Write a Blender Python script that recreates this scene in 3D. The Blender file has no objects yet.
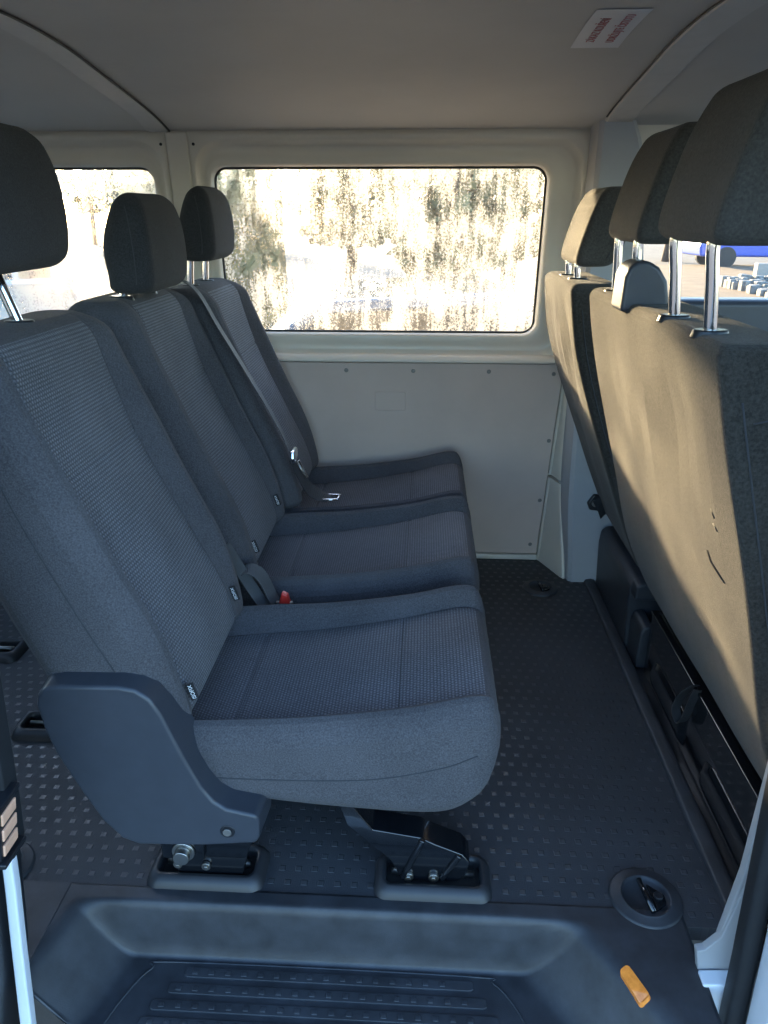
import bpy, bmesh, math, random
from mathutils import Vector, Matrix
random.seed(4)
R = math.radians
SC = bpy.context.scene
COL = SC.collection

# ------------------------------------------------------------------ camera
PITCH, YAW = R(22.068), R(3.011)
cd = bpy.data.cameras.new('camera'); cam = bpy.data.objects.new('camera', cd); COL.objects.link(cam)
cd.sensor_fit = 'VERTICAL'; cd.sensor_height = 36.0; cd.lens = 36.0*740/1024
cd.clip_start = 0.02; cd.clip_end = 500
cam.location = (0, 0, 1.10)
cam.rotation_euler = (math.pi/2-PITCH, 0, YAW)
SC.camera = cam

# ------------------------------------------------------------------ sky, sun, exposure
SUN_AZ, SUN_EL = 28.0, 11.0        # degrees left of the view axis, above the horizon
w = bpy.data.worlds.new('sky'); SC.world = w; w.use_nodes = True
nt = w.node_tree; nt.nodes.clear()
sky = nt.nodes.new('ShaderNodeTexSky'); sky.sky_type = 'NISHITA'; sky.sun_disc = False
sky.sun_elevation = R(SUN_EL); sky.sun_rotation = R(-SUN_AZ)
sky.altitude = 200; sky.air_density = 1.0; sky.dust_density = 1.2; sky.ozone_density = 3.0
bg = nt.nodes.new('ShaderNodeBackground'); bg.inputs[1].default_value = 1.0
wo = nt.nodes.new('ShaderNodeOutputWorld')
nt.links.new(sky.outputs[0], bg.inputs[0]); nt.links.new(bg.outputs[0], wo.inputs[0])

sd = bpy.data.lights.new('sun', 'SUN'); sun = bpy.data.objects.new('sun', sd); COL.objects.link(sun)
sd.energy = 24.0; sd.color = (1.0, 0.76, 0.44); sd.angle = R(2.0)
ts = Vector((-math.sin(R(SUN_AZ))*math.cos(R(SUN_EL)), math.cos(R(SUN_AZ))*math.cos(R(SUN_EL)), math.sin(R(SUN_EL))))
sun.rotation_euler = ts.to_track_quat('Z', 'Y').to_euler()
sun.location = (-6, 12, 4)

SC.view_settings.view_transform = 'Standard'; SC.view_settings.look = 'None'
SC.view_settings.gamma = 1; SC.view_settings.use_curve_mapping = False
SC.view_settings.exposure = 0.5

# ------------------------------------------------------------------ materials
def new_mat(name):
    m = bpy.data.materials.new(name); m.use_nodes = True
    t = m.node_tree; b = t.nodes['Principled BSDF']
    return m, t, b
def N(t, kind, **kw):
    n = t.nodes.new(kind)
    for k, v in kw.items(): setattr(n, k, v)
    return n
def coords(t, scale=(1, 1, 1), rot=(0, 0, 0), src='Object'):
    c = N(t, 'ShaderNodeTexCoord'); m = N(t, 'ShaderNodeMapping')
    m.inputs['Scale'].default_value = scale; m.inputs['Rotation'].default_value = rot
    t.links.new(c.outputs[src], m.inputs[0]); return m.outputs[0]
def math_(t, op, a, b=None, c=None):
    n = N(t, 'ShaderNodeMath', operation=op)
    for i, v in enumerate((a, b, c)):
        if v is None: continue
        if isinstance(v, (int, float)): n.inputs[i].default_value = v
        else: t.links.new(v, n.inputs[i])
    return n.outputs[0]
def ramp(t, fac, stops):
    r = N(t, 'ShaderNodeValToRGB'); e = r.color_ramp.elements
    while len(e) < len(stops): e.new(0.5)
    for i, (p, c) in enumerate(stops):
        e[i].position = p; e[i].color = (c[0], c[1], c[2], 1)
    t.links.new(fac, r.inputs[0]); return r.outputs[0]
def noise(t, vec, scale, detail=3, rough=0.6):
    n = N(t, 'ShaderNodeTexNoise'); n.inputs['Scale'].default_value = scale
    n.inputs['Detail'].default_value = detail; n.inputs['Roughness'].default_value = rough
    t.links.new(vec, n.inputs['Vector']); return n.outputs['Fac']
def bump(t, b, h, strength=0.3, dist=0.002):
    n = N(t, 'ShaderNodeBump'); n.inputs['Strength'].default_value = strength; n.inputs['Distance'].default_value = dist
    t.links.new(h, n.inputs['Height']); t.links.new(n.outputs[0], b.inputs['Normal'])

def plain(name, col, rough=0.5, metal=0.0, var=0.12, nscale=30, bumpy=0.0, bscale=300, spec=0.5, coat=0.0):
    m, t, b = new_mat(name)
    v = coords(t)
    f = noise(t, v, nscale, 4)
    lo = tuple(c*(1-var) for c in col); hi = tuple(min(1, c*(1+var)) for c in col)
    t.links.new(ramp(t, f, [(0.3, lo), (0.7, hi)]), b.inputs['Base Color'])
    b.inputs['Roughness'].default_value = rough; b.inputs['Metallic'].default_value = metal
    b.inputs['Specular IOR Level'].default_value = spec
    b.inputs['Coat Weight'].default_value = coat
    if bumpy: bump(t, b, noise(t, v, bscale, 2), bumpy, 0.002)
    return m

def fabric(name, col, weave=0.0, fuzz=0.35, sheen=0.05, grain=420, con=0.38):
    m, t, b = new_mat(name)
    v = coords(t)
    f = noise(t, v, 6, 3); f2 = noise(t, v, grain, 2)
    mix = math_(t, 'ADD', math_(t, 'MULTIPLY', f, 0.3), math_(t, 'MULTIPLY', f2, 0.7))
    lo = tuple(c*(1-con) for c in col); hi = tuple(c*(1+con*0.95) for c in col)
    base = ramp(t, mix, [(0.34, lo), (0.66, hi)])
    b.inputs['Roughness'].default_value = 0.95; b.inputs['Specular IOR Level'].default_value = 0.15
    b.inputs['Sheen Weight'].default_value = sheen; b.inputs['Sheen Roughness'].default_value = 0.6
    b.inputs['Sheen Tint'].default_value = (0.9, 0.88, 0.85, 1)
    if weave:
        # honeycomb weave: rows of small pillows staggered by half a step, laid in the plane of the panel
        uv = N(t, 'ShaderNodeUVMap'); sp = N(t, 'ShaderNodeSeparateXYZ'); t.links.new(uv.outputs[0], sp.inputs[0])
        row = math_(t, 'MULTIPLY', sp.outputs[1], 1/0.0056)
        rf = math_(t, 'FLOOR', row)
        off = math_(t, 'MULTIPLY', math_(t, 'MODULO', rf, 2.0), 0.5)
        colx = math_(t, 'ADD', math_(t, 'MULTIPLY', sp.outputs[0], 1/0.0064), off)
        fx = math_(t, 'SUBTRACT', math_(t, 'FRACT', colx), 0.5); fy = math_(t, 'SUBTRACT', math_(t, 'FRACT', row), 0.5)
        d = math_(t, 'SQRT', math_(t, 'ADD', math_(t, 'MULTIPLY', fx, fx), math_(t, 'MULTIPLY', fy, fy)))
        h = math_(t, 'SUBTRACT', 1.0, math_(t, 'MULTIPLY', d, 1.7))
        rr = ramp(t, h, [(0.10, (0.55, 0.55, 0.55)), (0.80, (1.35, 1.35, 1.35))])
        mx = N(t, 'ShaderNodeMixRGB', blend_type='MULTIPLY'); mx.inputs[0].default_value = 1
        t.links.new(base, mx.inputs[1]); t.links.new(rr, mx.inputs[2]); base = mx.outputs[0]
        bump(t, b, h, weave, 0.0016)
    else:
        bump(t, b, noise(t, v, 700, 2), fuzz, 0.0012)
    t.links.new(base, b.inputs['Base Color'])
    return m

M = {}
M['fabric'] = fabric('plain seat fabric', (0.066, 0.063, 0.068))
M['woven'] = fabric('woven seat fabric', (0.118, 0.120, 0.134), weave=0.55)
M['backcloth'] = fabric('seat back felt', (0.033, 0.030, 0.026), fuzz=0.8, sheen=0.1, grain=230, con=0.48)
M['headcloth'] = fabric('headrest cloth', (0.032, 0.032, 0.034))
M['headfelt'] = fabric('front headrest cloth', (0.054, 0.050, 0.045), fuzz=0.6, sheen=0.08, grain=260, con=0.32)
M['seam'] = plain('seam thread', (0.035, 0.036, 0.04), 0.9)
M['plastic'] = plain('moulded plastic', (0.034, 0.038, 0.048), 0.42, bumpy=0.12, bscale=900, var=0.08)
M['plastic_black'] = plain('black plastic', (0.012, 0.013, 0.016), 0.35, bumpy=0.08, bscale=800)
M['plastic_dark'] = plain('dark grey plastic', (0.024, 0.027, 0.033), 0.4)
M['tray'] = plain('anchor tray plastic', (0.020, 0.021, 0.024), 0.45)
M['black_metal'] = plain('black painted steel', (0.006, 0.007, 0.009), 0.14, coat=0.6)
M['steel'] = plain('bolt steel', (0.35, 0.34, 0.32), 0.35, metal=1.0)
M['chrome'] = plain('chrome', (0.75, 0.75, 0.76), 0.08, metal=1.0, var=0.02)
M['rubber'] = plain('black rubber', (0.014, 0.015, 0.017), 0.55)
M['paint'] = plain('pale grey body paint', (0.57, 0.51, 0.43), 0.38, var=0.03, nscale=4)
M['paint_white'] = plain('white body paint', (0.72, 0.74, 0.78), 0.3, var=0.02, coat=0.4)
M['pillar'] = plain('grey pillar trim', (0.33, 0.325, 0.33), 0.6, var=0.04, nscale=8, bumpy=0.08, bscale=900)
M['board'] = plain('grey hardboard', (0.47, 0.37, 0.315), 0.7, var=0.05, nscale=6, bumpy=0.1, bscale=900)
M['headliner'] = plain('grey headliner', (0.46, 0.43, 0.39), 0.75, var=0.06, nscale=3, bumpy=0.1, bscale=900)
M['bow'] = plain('roof bow trim', (0.49, 0.46, 0.42), 0.6, var=0.04)
M['belt'] = plain('belt webbing', (0.055, 0.058, 0.062), 0.7, bumpy=0.3, bscale=1200)
M['belt_dark'] = plain('dark belt webbing', (0.02, 0.021, 0.024), 0.7, bumpy=0.3, bscale=1200)
M['red'] = plain('red button', (0.55, 0.03, 0.02), 0.35)
M['orange'] = plain('amber reflector', (0.95, 0.26, 0.04), 0.18, var=0.2, nscale=90, coat=0.6)
M['copper'] = plain('contact brass', (0.85, 0.46, 0.30), 0.4)
M['tag_black'] = plain('tag cloth', (0.01, 0.01, 0.012), 0.8)
M['tag_white'] = plain('tag print', (0.7, 0.7, 0.7), 0.8)
M['sticker'] = plain('sticker film', (0.62, 0.60, 0.60), 0.35, var=0.02)
M['sticker_red'] = plain('sticker print', (0.42, 0.10, 0.11), 0.5)
M['screw'] = plain('screw head', (0.18, 0.17, 0.16), 0.5, metal=0.5)
M['hole'] = plain('dark hole', (0.01, 0.01, 0.01), 0.8)
M['bark'] = plain('bark', (0.10, 0.07, 0.05), 0.9, var=0.4, bumpy=0.6, bscale=30)
M['leaf'] = plain('foliage', (0.13, 0.12, 0.05), 0.8, var=0.5, nscale=3)
M['asphalt'] = plain('asphalt', (0.10, 0.093, 0.085), 0.9, var=0.25, nscale=3, bumpy=0.5, bscale=60)
M['sand'] = plain('sandy verge', (0.17, 0.12, 0.075), 0.95, var=0.2, nscale=2)
M['stone'] = plain('pale stone', (0.20, 0.20, 0.19), 0.9, var=0.45, nscale=12)
M['car_blue'] = plain('blue car paint', (0.05, 0.10, 0.50), 0.25, coat=0.8)
M['car_grey'] = plain('dark car paint', (0.10, 0.10, 0.11), 0.25, coat=0.8)
M['car_glass'] = plain('car glass', (0.02, 0.025, 0.03), 0.06)
M['roof'] = plain('clay roof tiles', (0.34, 0.20, 0.12), 0.9, var=0.35, nscale=6)
M['wall_white'] = plain('white render', (0.34, 0.32, 0.29), 0.9)

def mat_floor():
    m, t, b = new_mat('studded rubber mat')
    v = coords(t); sp = N(t, 'ShaderNodeSeparateXYZ'); t.links.new(v, sp.inputs[0])
    P = 0.0295
    row = math_(t, 'MULTIPLY', sp.outputs[1], 1/P); rf = math_(t, 'FLOOR', row)
    off = math_(t, 'MULTIPLY', math_(t, 'PINGPONG', rf, 1.0), 0.5)
    cx = math_(t, 'ADD', math_(t, 'MULTIPLY', sp.outputs[0], 1/P), off)
    fx = math_(t, 'ABSOLUTE', math_(t, 'SUBTRACT', math_(t, 'FRACT', cx), 0.5))
    fy = math_(t, 'ABSOLUTE', math_(t, 'SUBTRACT', math_(t, 'FRACT', row), 0.5))
    mx = math_(t, 'MAXIMUM', fx, fy)
    rr = N(t, 'ShaderNodeMapRange', interpolation_type='SMOOTHSTEP')
    t.links.new(mx, rr.inputs[0]); rr.inputs[1].default_value = 0.20; rr.inputs[2].default_value = 0.155
    sq = rr.outputs[0]
    f = noise(t, v, 5, 5); grain = noise(t, v, 420, 2)
    base = ramp(t, f, [(0.3, (0.026, 0.028, 0.032)), (0.7, (0.044, 0.046, 0.051))])
    c2 = N(t, 'ShaderNodeMixRGB'); t.links.new(sq, c2.inputs[0]); t.links.new(base, c2.inputs[1]); c2.inputs[2].default_value = (0.050, 0.051, 0.054, 1)
    t.links.new(c2.outputs[0], b.inputs['Base Color'])
    ro = N(t, 'ShaderNodeMapRange'); t.links.new(sq, ro.inputs[0]); ro.inputs[3].default_value = 0.62; ro.inputs[4].default_value = 0.33
    t.links.new(ro.outputs[0], b.inputs['Roughness'])
    h = math_(t, 'ADD', sq, math_(t, 'MULTIPLY', math_(t, 'MULTIPLY', grain, math_(t, 'SUBTRACT', 1.0, sq)), 0.35))
    bump(t, b, h, 0.8, 0.0022)
    return m
M['floor'] = mat_floor()
M['step'] = plain('step liner plastic', (0.030, 0.032, 0.037), 0.5, var=0.35, nscale=18, bumpy=0.12, bscale=500)

def mat_clear():
    m, t, b = new_mat('clear glass'); t.nodes.remove(b)
    tr = N(t, 'ShaderNodeBsdfTransparent'); tr.inputs[0].default_value = (0.96, 0.97, 0.96, 1)
    gl = N(t, 'ShaderNodeBsdfGlossy'); gl.inputs['Roughness'].default_value = 0.02
    mx = N(t, 'ShaderNodeMixShader'); mx.inputs[0].default_value = 0.05
    t.links.new(tr.outputs[0], mx.inputs[1]); t.links.new(gl.outputs[0], mx.inputs[2])
    t.links.new(mx.outputs[0], t.nodes['Material Output'].inputs[0]); return m
M['clear'] = mat_clear()
def mat_mist(name, lo, hi, streak):
    """condensation: beads of water and vertical runs on the inside face of a pane"""
    m, t, b = new_mat(name); t.nodes.remove(b)
    v1 = coords(t, (1, 1, 0.10)); v2 = coords(t, (1, 1, 0.9)); v3 = coords(t)
    s1 = noise(t, v1, 42, 4, 0.65); s2 = noise(t, v2, 190, 2, 0.6); s3 = noise(t, v3, 5, 3, 0.6)
    s = math_(t, 'ADD', math_(t, 'ADD', math_(t, 'MULTIPLY', s1, streak), math_(t, 'MULTIPLY', s2, 0.30)), math_(t, 'MULTIPLY', s3, 0.75-streak+0.1))
    mr = N(t, 'ShaderNodeMapRange', interpolation_type='SMOOTHSTEP'); t.links.new(s, mr.inputs[0])
    mr.inputs[1].default_value = 0.47; mr.inputs[2].default_value = 0.66; mr.inputs[3].default_value = lo; mr.inputs[4].default_value = hi
    tr = N(t, 'ShaderNodeBsdfTransparent'); tr.inputs[0].default_value = (0.97, 0.97, 0.96, 1)
    tl = N(t, 'ShaderNodeBsdfTranslucent'); tl.inputs[0].default_value = (0.92, 0.92, 0.92, 1)
    rf = N(t, 'ShaderNodeBsdfRefraction'); rf.inputs['IOR'].default_value = 1.15; rf.inputs['Roughness'].default_value = 0.65
    wet = N(t, 'ShaderNodeMixShader'); wet.inputs[0].default_value = 0.35
    t.links.new(rf.outputs[0], wet.inputs[1]); t.links.new(tl.outputs[0], wet.inputs[2])
    mx = N(t, 'ShaderNodeMixShader'); t.links.new(mr.outputs[0], mx.inputs[0])
    t.links.new(tr.outputs[0], mx.inputs[1]); t.links.new(wet.outputs[0], mx.inputs[2])
    t.links.new(mx.outputs[0], t.nodes['Material Output'].inputs[0]); return m
M['mist'] = mat_mist('misted glass', 0.03, 0.56, 0.36)
M['mist_fine'] = mat_mist('finely misted glass', 0.08, 0.40, 0.22)

# ------------------------------------------------------------------ object helpers
def props(o, label=None, cat=None, group=None, kind=None):
    if label: o['label'] = label
    if cat: o['category'] = cat
    if group: o['group'] = group
    if kind: o['kind'] = kind
    return o
def empty(name, loc, label, cat, group=None):
    o = bpy.data.objects.new(name, None); COL.objects.link(o); o.location = loc; o.empty_display_size = 0.05
    return props(o, label, cat, group)
def link(name, me, parent=None):
    o = bpy.data.objects.new(name, me); COL.objects.link(o)
    if parent is not None:
        o.parent = parent
        off = Vector((0, 0, 0)); p = parent
        while p is not None: off += Vector(p.location); p = p.parent
        o.location = -off                    # meshes are written in van coordinates
    return o
def mesh(name, bm, mats, parent=None, smooth=False, bevel=0, seg=2):
    me = bpy.data.meshes.new(name)
    bmesh.ops.recalc_face_normals(bm, faces=bm.faces[:])
    bm.to_mesh(me); bm.free()
    for m in (mats if isinstance(mats, (list, tuple)) else [mats]): me.materials.append(m)
    for p in me.polygons: p.use_smooth = smooth
    o = link(name, me, parent)
    if bevel:
        b = o.modifiers.new('bevel', 'BEVEL'); b.width = bevel; b.segments = seg; b.limit_method = 'ANGLE'; b.angle_limit = R(30)
        for p in me.polygons: p.use_smooth = True
        wn = o.modifiers.new('wn', 'WEIGHTED_NORMAL'); wn.keep_sharp = True
    return o
def box(bm, x0, x1, y0, y1, z0, z1, mi=0):
    v = [bm.verts.new((x, y, z)) for x in (x0, x1) for y in (y0, y1) for z in (z0, z1)]
    for q in ((0, 1, 3, 2), (4, 6, 7, 5), (0, 4, 5, 1), (2, 3, 7, 6), (0, 2, 6, 4), (1, 5, 7, 3)):
        f = bm.faces.new([v[i] for i in q]); f.material_index = mi
    return bm
def prism(bm, pts, axis, a, b, taper=None):
    """closed 2D outline pushed from a to b along an axis; outline in the two other axes in order"""
    def P(p, s):
        return {'x': (s, p[0], p[1]), 'y': (p[0], s, p[1]), 'z': (p[0], p[1], s)}[axis]
    A = [bm.verts.new(P(p, a)) for p in pts]; B = [bm.verts.new(P(p, b)) for p in (taper or pts)]
    n = len(pts)
    bm.faces.new(A); bm.faces.new(B[::-1])
    for i in range(n): bm.faces.new((A[i], B[i], B[(i+1) % n], A[(i+1) % n]))
    return bm
def tube(bm, pts, r, n=8, cap=True, closed=False):
    pts = [Vector(p) for p in pts]; rings = []
    up = None
    for i, p in enumerate(pts):
        a = pts[i-1] if (i > 0 or closed) else p; c = pts[(i+1) % len(pts)] if (i < len(pts)-1 or closed) else p
        d = (c-a).normalized()
        if up is None: up = Vector((0, 0, 1)) if abs(d.z) < 0.9 else Vector((1, 0, 0))
        s = d.cross(up).normalized(); up = s.cross(d).normalized()
        rr = r[i] if isinstance(r, (list, tuple)) else r
        rings.append([bm.verts.new(p + s*math.cos(k*2*math.pi/n)*rr + up*math.sin(k*2*math.pi/n)*rr) for k in range(n)])
    m = len(rings)
    for i in range(m if closed else m-1):
        A, B = rings[i], rings[(i+1) % m]
        for k in range(n): bm.faces.new((A[k], A[(k+1) % n], B[(k+1) % n], B[k]))
    if cap and not closed: bm.faces.new(rings[0][::-1]); bm.faces.new(rings[-1])
    return bm
def disc(bm, c, axis, r, h, n=20):
    """short cylinder from c along unit axis"""
    a = Vector(axis).normalized(); return tube(bm, [Vector(c), Vector(c)+a*h], r, n)
def ribbon(bm, pts, width, wdir, thick=0.0015):
    """flat webbing: closed strip swept along pts, width along wdir (one vector or one per point)"""
    pts = [Vector(p) for p in pts]; rings = []
    for i, p in enumerate(pts):
        d = (pts[min(i+1, len(pts)-1)]-pts[max(i-1, 0)]).normalized()
        wv = Vector(wdir[i] if isinstance(wdir, list) else wdir); wv = (wv-d*wv.dot(d)).normalized(); nn = d.cross(wv)
        ww = width[i] if isinstance(width, list) else width
        rings.append([bm.verts.new(p+wv*ww/2*s+nn*thick/2*q) for s, q in ((-1, -1), (1, -1), (1, 1), (-1, 1))])
    for A, B in zip(rings, rings[1:]):
        for k in range(4): bm.faces.new((A[k], A[(k+1) % 4], B[(k+1) % 4], B[k]))
    bm.faces.new(rings[0][::-1]); bm.faces.new(rings[-1]); return bm
def crom(tab, s):
    """smooth interpolation of a table [(s, a, b, ...)]"""
    n = len(tab)
    if s <= tab[0][0]: return tab[0][1:]
    if s >= tab[-1][0]: return tab[-1][1:]
    i = max(k for k in range(n-1) if tab[k][0] <= s)
    p0, p1, p2, p3 = tab[max(i-1, 0)], tab[i], tab[i+1], tab[min(i+2, n-1)]
    h = p2[0]-p1[0]; u = (s-p1[0])/h; out = []
    for j in range(1, len(p1)):
        m1 = (p2[j]-p0[j])/(p2[0]-p0[0])*h; m2 = (p3[j]-p1[j])/(p3[0]-p1[0])*h
        out.append((2*u**3-3*u*u+1)*p1[j]+(u**3-2*u*u+u)*m1+(-2*u**3+3*u*u)*p2[j]+(u**3-u*u)*m2)
    return out
def spline(pts, n=8):
    tab = [(i,)+tuple(p) for i, p in enumerate(pts)]
    return [tuple(crom(tab, k/n)) for k in range((len(pts)-1)*n+1)]
def sm(a, b, x):
    t = min(1, max(0, (x-a)/(b-a))); return t*t*(3-2*t)

def soft(tab, rt, rb, r0, r1, place, relief=None, panel=None, ns=44, ntop=46, ncor=6, cross=()):
    """upholstered block. tab rows: (station, half width, top, bottom). rt/rb: corner radii of the section,
    r0/r1: rounding of the two ends. relief(u, s) lifts the top; panel(u, s, on_top) picks the material.
    place(s, u, t) -> xyz. Returns bmesh + function giving a point on the top."""
    s0, s1 = tab[0][0], tab[-1][0]
    st = []
    K = 6
    for k in range(K): th = math.pi/2*(1-k/K); st.append((s0+r0-r0*math.sin(th), r0*(1-math.cos(th))*0.96))
    for k in range(ns+1): st.append((s0+r0+(s1-r1-s0-r0)*k/ns, 0.0))
    for k in range(1, K+1): th = math.pi/2*k/K; st.append((s1-r1+r1*math.sin(th), r1*(1-math.cos(th))*0.96))
    bm = bmesh.new(); uvl = bm.loops.layers.uv.new('weave')
    def section(s, ins):
        hw, a, b = crom(tab, s)
        hw -= ins; a -= ins*math.copysign(1, a-b); b += ins*math.copysign(1, a-b)
        sg = math.copysign(1, a-b); T = abs(a-b)
        ct = max(0.002, min(rt, T*0.48, hw*0.45)); cb = max(0.002, min(rb, T*0.48, hw*0.45))
        out = []
        for i in range(ntop+1):
            u = -(hw-ct)+2*(hw-ct)*i/ntop; out.append([u, a, True])
        for i in range(1, ncor):
            th = math.pi/2*i/ncor; out.append([hw-ct+ct*math.sin(th), a-sg*ct*(1-math.cos(th)), True])
        for i in range(5): out.append([hw, a-sg*(ct+(T-ct-cb)*i/4), False])
        for i in range(1, ncor):
            th = math.pi/2*i/ncor; out.append([hw-cb*(1-math.cos(th)), b+sg*(cb-cb*math.sin(th)), False])
        for i in range(13): out.append([hw-cb-2*(hw-cb)*i/12, b, False])
        for i in range(1, ncor):
            th = math.pi/2*(1-i/ncor); out.append([-(hw-cb*(1-math.cos(th))), b+sg*(cb-cb*math.sin(th)), False])
        for i in range(5): out.append([-hw, b+sg*(cb+(T-ct-cb)*i/4), False])
        for i in range(1, ncor):
            th = math.pi/2*(1-i/ncor); out.append([-(hw-ct+ct*math.sin(th)), a-sg*ct*(1-math.cos(th)), True])
        full = crom(tab, s)[0]
        if relief:
            fade = 1-min(1, ins/max(r0, r1, 1e-6))*0.9
            for p in out:
                if p[2]: p[1] += sg*relief(p[0]/full, s)*fade
        return out, full
    rings = []; info = []
    for s, ins in st:
        o, full = section(s, ins)
        rings.append([bm.verts.new(place(s, p[0], p[1])) for p in o]); info.append((s, [(p[0]/full, p[2], p[0]) for p in o]))
    n = len(rings[0])
    for i in range(len(rings)-1):
        for k in range(n):
            k2 = (k+1) % n
            f = bm.faces.new((rings[i][k], rings[i][k2], rings[i+1][k2], rings[i+1][k])); f.smooth = True
            s = (info[i][0]+info[i+1][0])/2; u = (info[i][1][k][0]+info[i][1][k2][0])/2
            if panel: f.material_index = panel(u, s, info[i][1][k][1] and info[i][1][k2][1])
            for lp, (ii, kk) in zip(f.loops, ((i, k), (i, k2), (i+1, k2), (i+1, k))):
                lp[uvl].uv = (info[ii][1][kk][2], info[ii][0])
    for rr in (rings[0], rings[-1]): bm.faces.new(rr)
    def top(u, s, lift=0.0):
        hw, a, b = crom(tab, s); sg = math.copysign(1, a-b)
        ct = min(rt, abs(a-b)*0.48); x = abs(u)*hw; t = a
        if x > hw-ct: q = (x-hw+ct)/ct; t -= sg*ct*(1-math.sqrt(max(0, 1-q*q)))
        if relief: t += sg*relief(u, s)
        return place(s, u*hw, t+sg*lift)
    return bm, top
def text(name, body, size, origin, right, up, mat, parent, depth=0.0002, stretch=1.0):
    cu = bpy.data.curves.new(name, 'FONT'); cu.body = body; cu.size = size; cu.align_x = 'CENTER'; cu.align_y = 'CENTER'; cu.extrude = depth
    tmp = bpy.data.objects.new('tmp', cu); COL.objects.link(tmp)
    dg = bpy.context.evaluated_depsgraph_get(); me = bpy.data.meshes.new_from_object(tmp.evaluated_get(dg))
    bpy.data.objects.remove(tmp); me.name = name
    r = Vector(right).normalized(); u = Vector(up).normalized(); nrm = r.cross(u)
    for v in me.vertices: c = v.co.copy(); v.co = Vector(origin)+r*c.x*stretch+u*c.y+nrm*c.z
    me.materials.clear(); me.materials.append(mat)
    return link(name, me, parent)

# ================================================================== THE VAN BODY
def struct(name, bm, m, **kw):
    return props(mesh(name, bm, m, **kw), kind='structure')
XR, XF = -2.05, 1.75                # rear and front of the cabin
def wy(z):                          # inner face of the far (left) wall
    return 2.322 if z < 0.66 else 2.322-(z-0.66)*0.10

# floor mat
bm = bmesh.new(); box(bm, XR, 0.553, 0.905, 2.36, -0.03, 0.0); struct('floor', bm, M['floor'])
bm = bmesh.new(); box(bm, 0.553, XF, 0.62, 2.36, -0.03, -0.004); struct('floor_cab', bm, M['plastic_black'])
# raised edge of the mat along the cab
bm = bmesh.new(); prism(bm, [(0.527, 0.0), (0.532, 0.010), (0.548, 0.013), (0.562, 0.010), (0.562, 0.0)], 'y', 0.906, 2.15)
struct('trim_1', bm, M['step'], bevel=0.003)

# step well: a moulded liner with a rounded trough
def step_z(x, y):
    dl = sm(-0.590, -0.475, x + (0.89-y)*0.30); dr = 1-sm(0.190, 0.320, x + (y-0.87)*0.70)
    d = dl*dr*(1-sm(0.884, 0.907, y))
    rim = 0.006*(1-abs(2*min(1, max(0, d*3))-1)) if d < 0.34 else 0
    return 0.002-0.108*d + rim
def sxl(y): return -0.535 if y < 0.754 else -0.62
bm = bmesh.new(); nx, ny = 170, 46; g = []
for j in range(ny+1):
    y = 0.736+(0.935-0.736)*j/ny
    g.append([bm.verts.new((sxl(y)+(0.455-sxl(y))*i/nx, y, step_z(sxl(y)+(0.455-sxl(y))*i/nx, y))) for i in range(nx+1)])
for j in range(ny):
    if sxl(0.736+0.199*j/ny) != sxl(0.736+0.199*(j+1)/ny):
        for i in range(nx+1): g[j][i].co.x = g[j+1][i].co.x if g[j+1][i].co.x > -0.535 else max(-0.535, g[j+1][i].co.x); g[j][i].co.z = step_z(g[j][i].co.x, g[j][i].co.y)
    for i in range(nx): bm.faces.new((g[j][i], g[j][i+1], g[j+1][i+1], g[j+1][i]))
st = struct('floor_step', bm, M['step'], smooth=True)
so = st.modifiers.new('t', 'SOLIDIFY'); so.thickness = 0.004; so.offset = -1
bm = bmesh.new(); box(bm, -0.53, 0.44, 0.690, 0.735, -0.32, -0.116); struct('trim_23', bm, M['paint_white'], bevel=0.01)
bm = bmesh.new(); box(bm, -0.75, -0.602, 0.772, 0.935, -0.006, 0.0032); struct('trim_24', bm, M['step'])
# raised tread on the step: outline bead, long ribs with studs
bm = bmesh.new()
out = spline([(-0.498, 0.740), (-0.475, 0.81), (-0.445, 0.862), (-0.40, 0.876), (0.09, 0.876), (0.14, 0.865), (0.18, 0.81), (0.194, 0.740)], 8)
tube(bm, [(x, y, step_z(x, y)+0.0005) for x, y in out], 0.0018, 6)
struct('trim_2', bm, M['step'], smooth=True)
bm = bmesh.new()
for k, (yy, xa, xb) in enumerate(((0.858, -0.385, 0.105), (0.829, -0.405, 0.125), (0.800, -0.425, 0.142), (0.771, -0.435, 0.15))):
    pr = [(xa, yy-0.006), (xa+0.006, yy-0.009), (xb-0.006, yy-0.009), (xb, yy-0.006), (xb, yy+0.006), (xb-0.006, yy+0.009), (xa+0.006, yy+0.009), (xa, yy+0.006)]
    prism(bm, pr, 'z', -0.108, -0.1025)
    for i in range(int((xb-xa-0.02)/0.028)):
        cx = xa+0.018+i*0.028; box(bm, cx-0.005, cx+0.005, yy-0.005, yy+0.004, -0.1027, -0.1005)
struct('trim_3', bm, M['step'], bevel=0.001, seg=1)

# far wall, lower part
bm = bmesh.new(); box(bm, XR, 0.62, 2.322, 2.40, -0.03, 0.667); struct('wall_left', bm, M['paint'])
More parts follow.
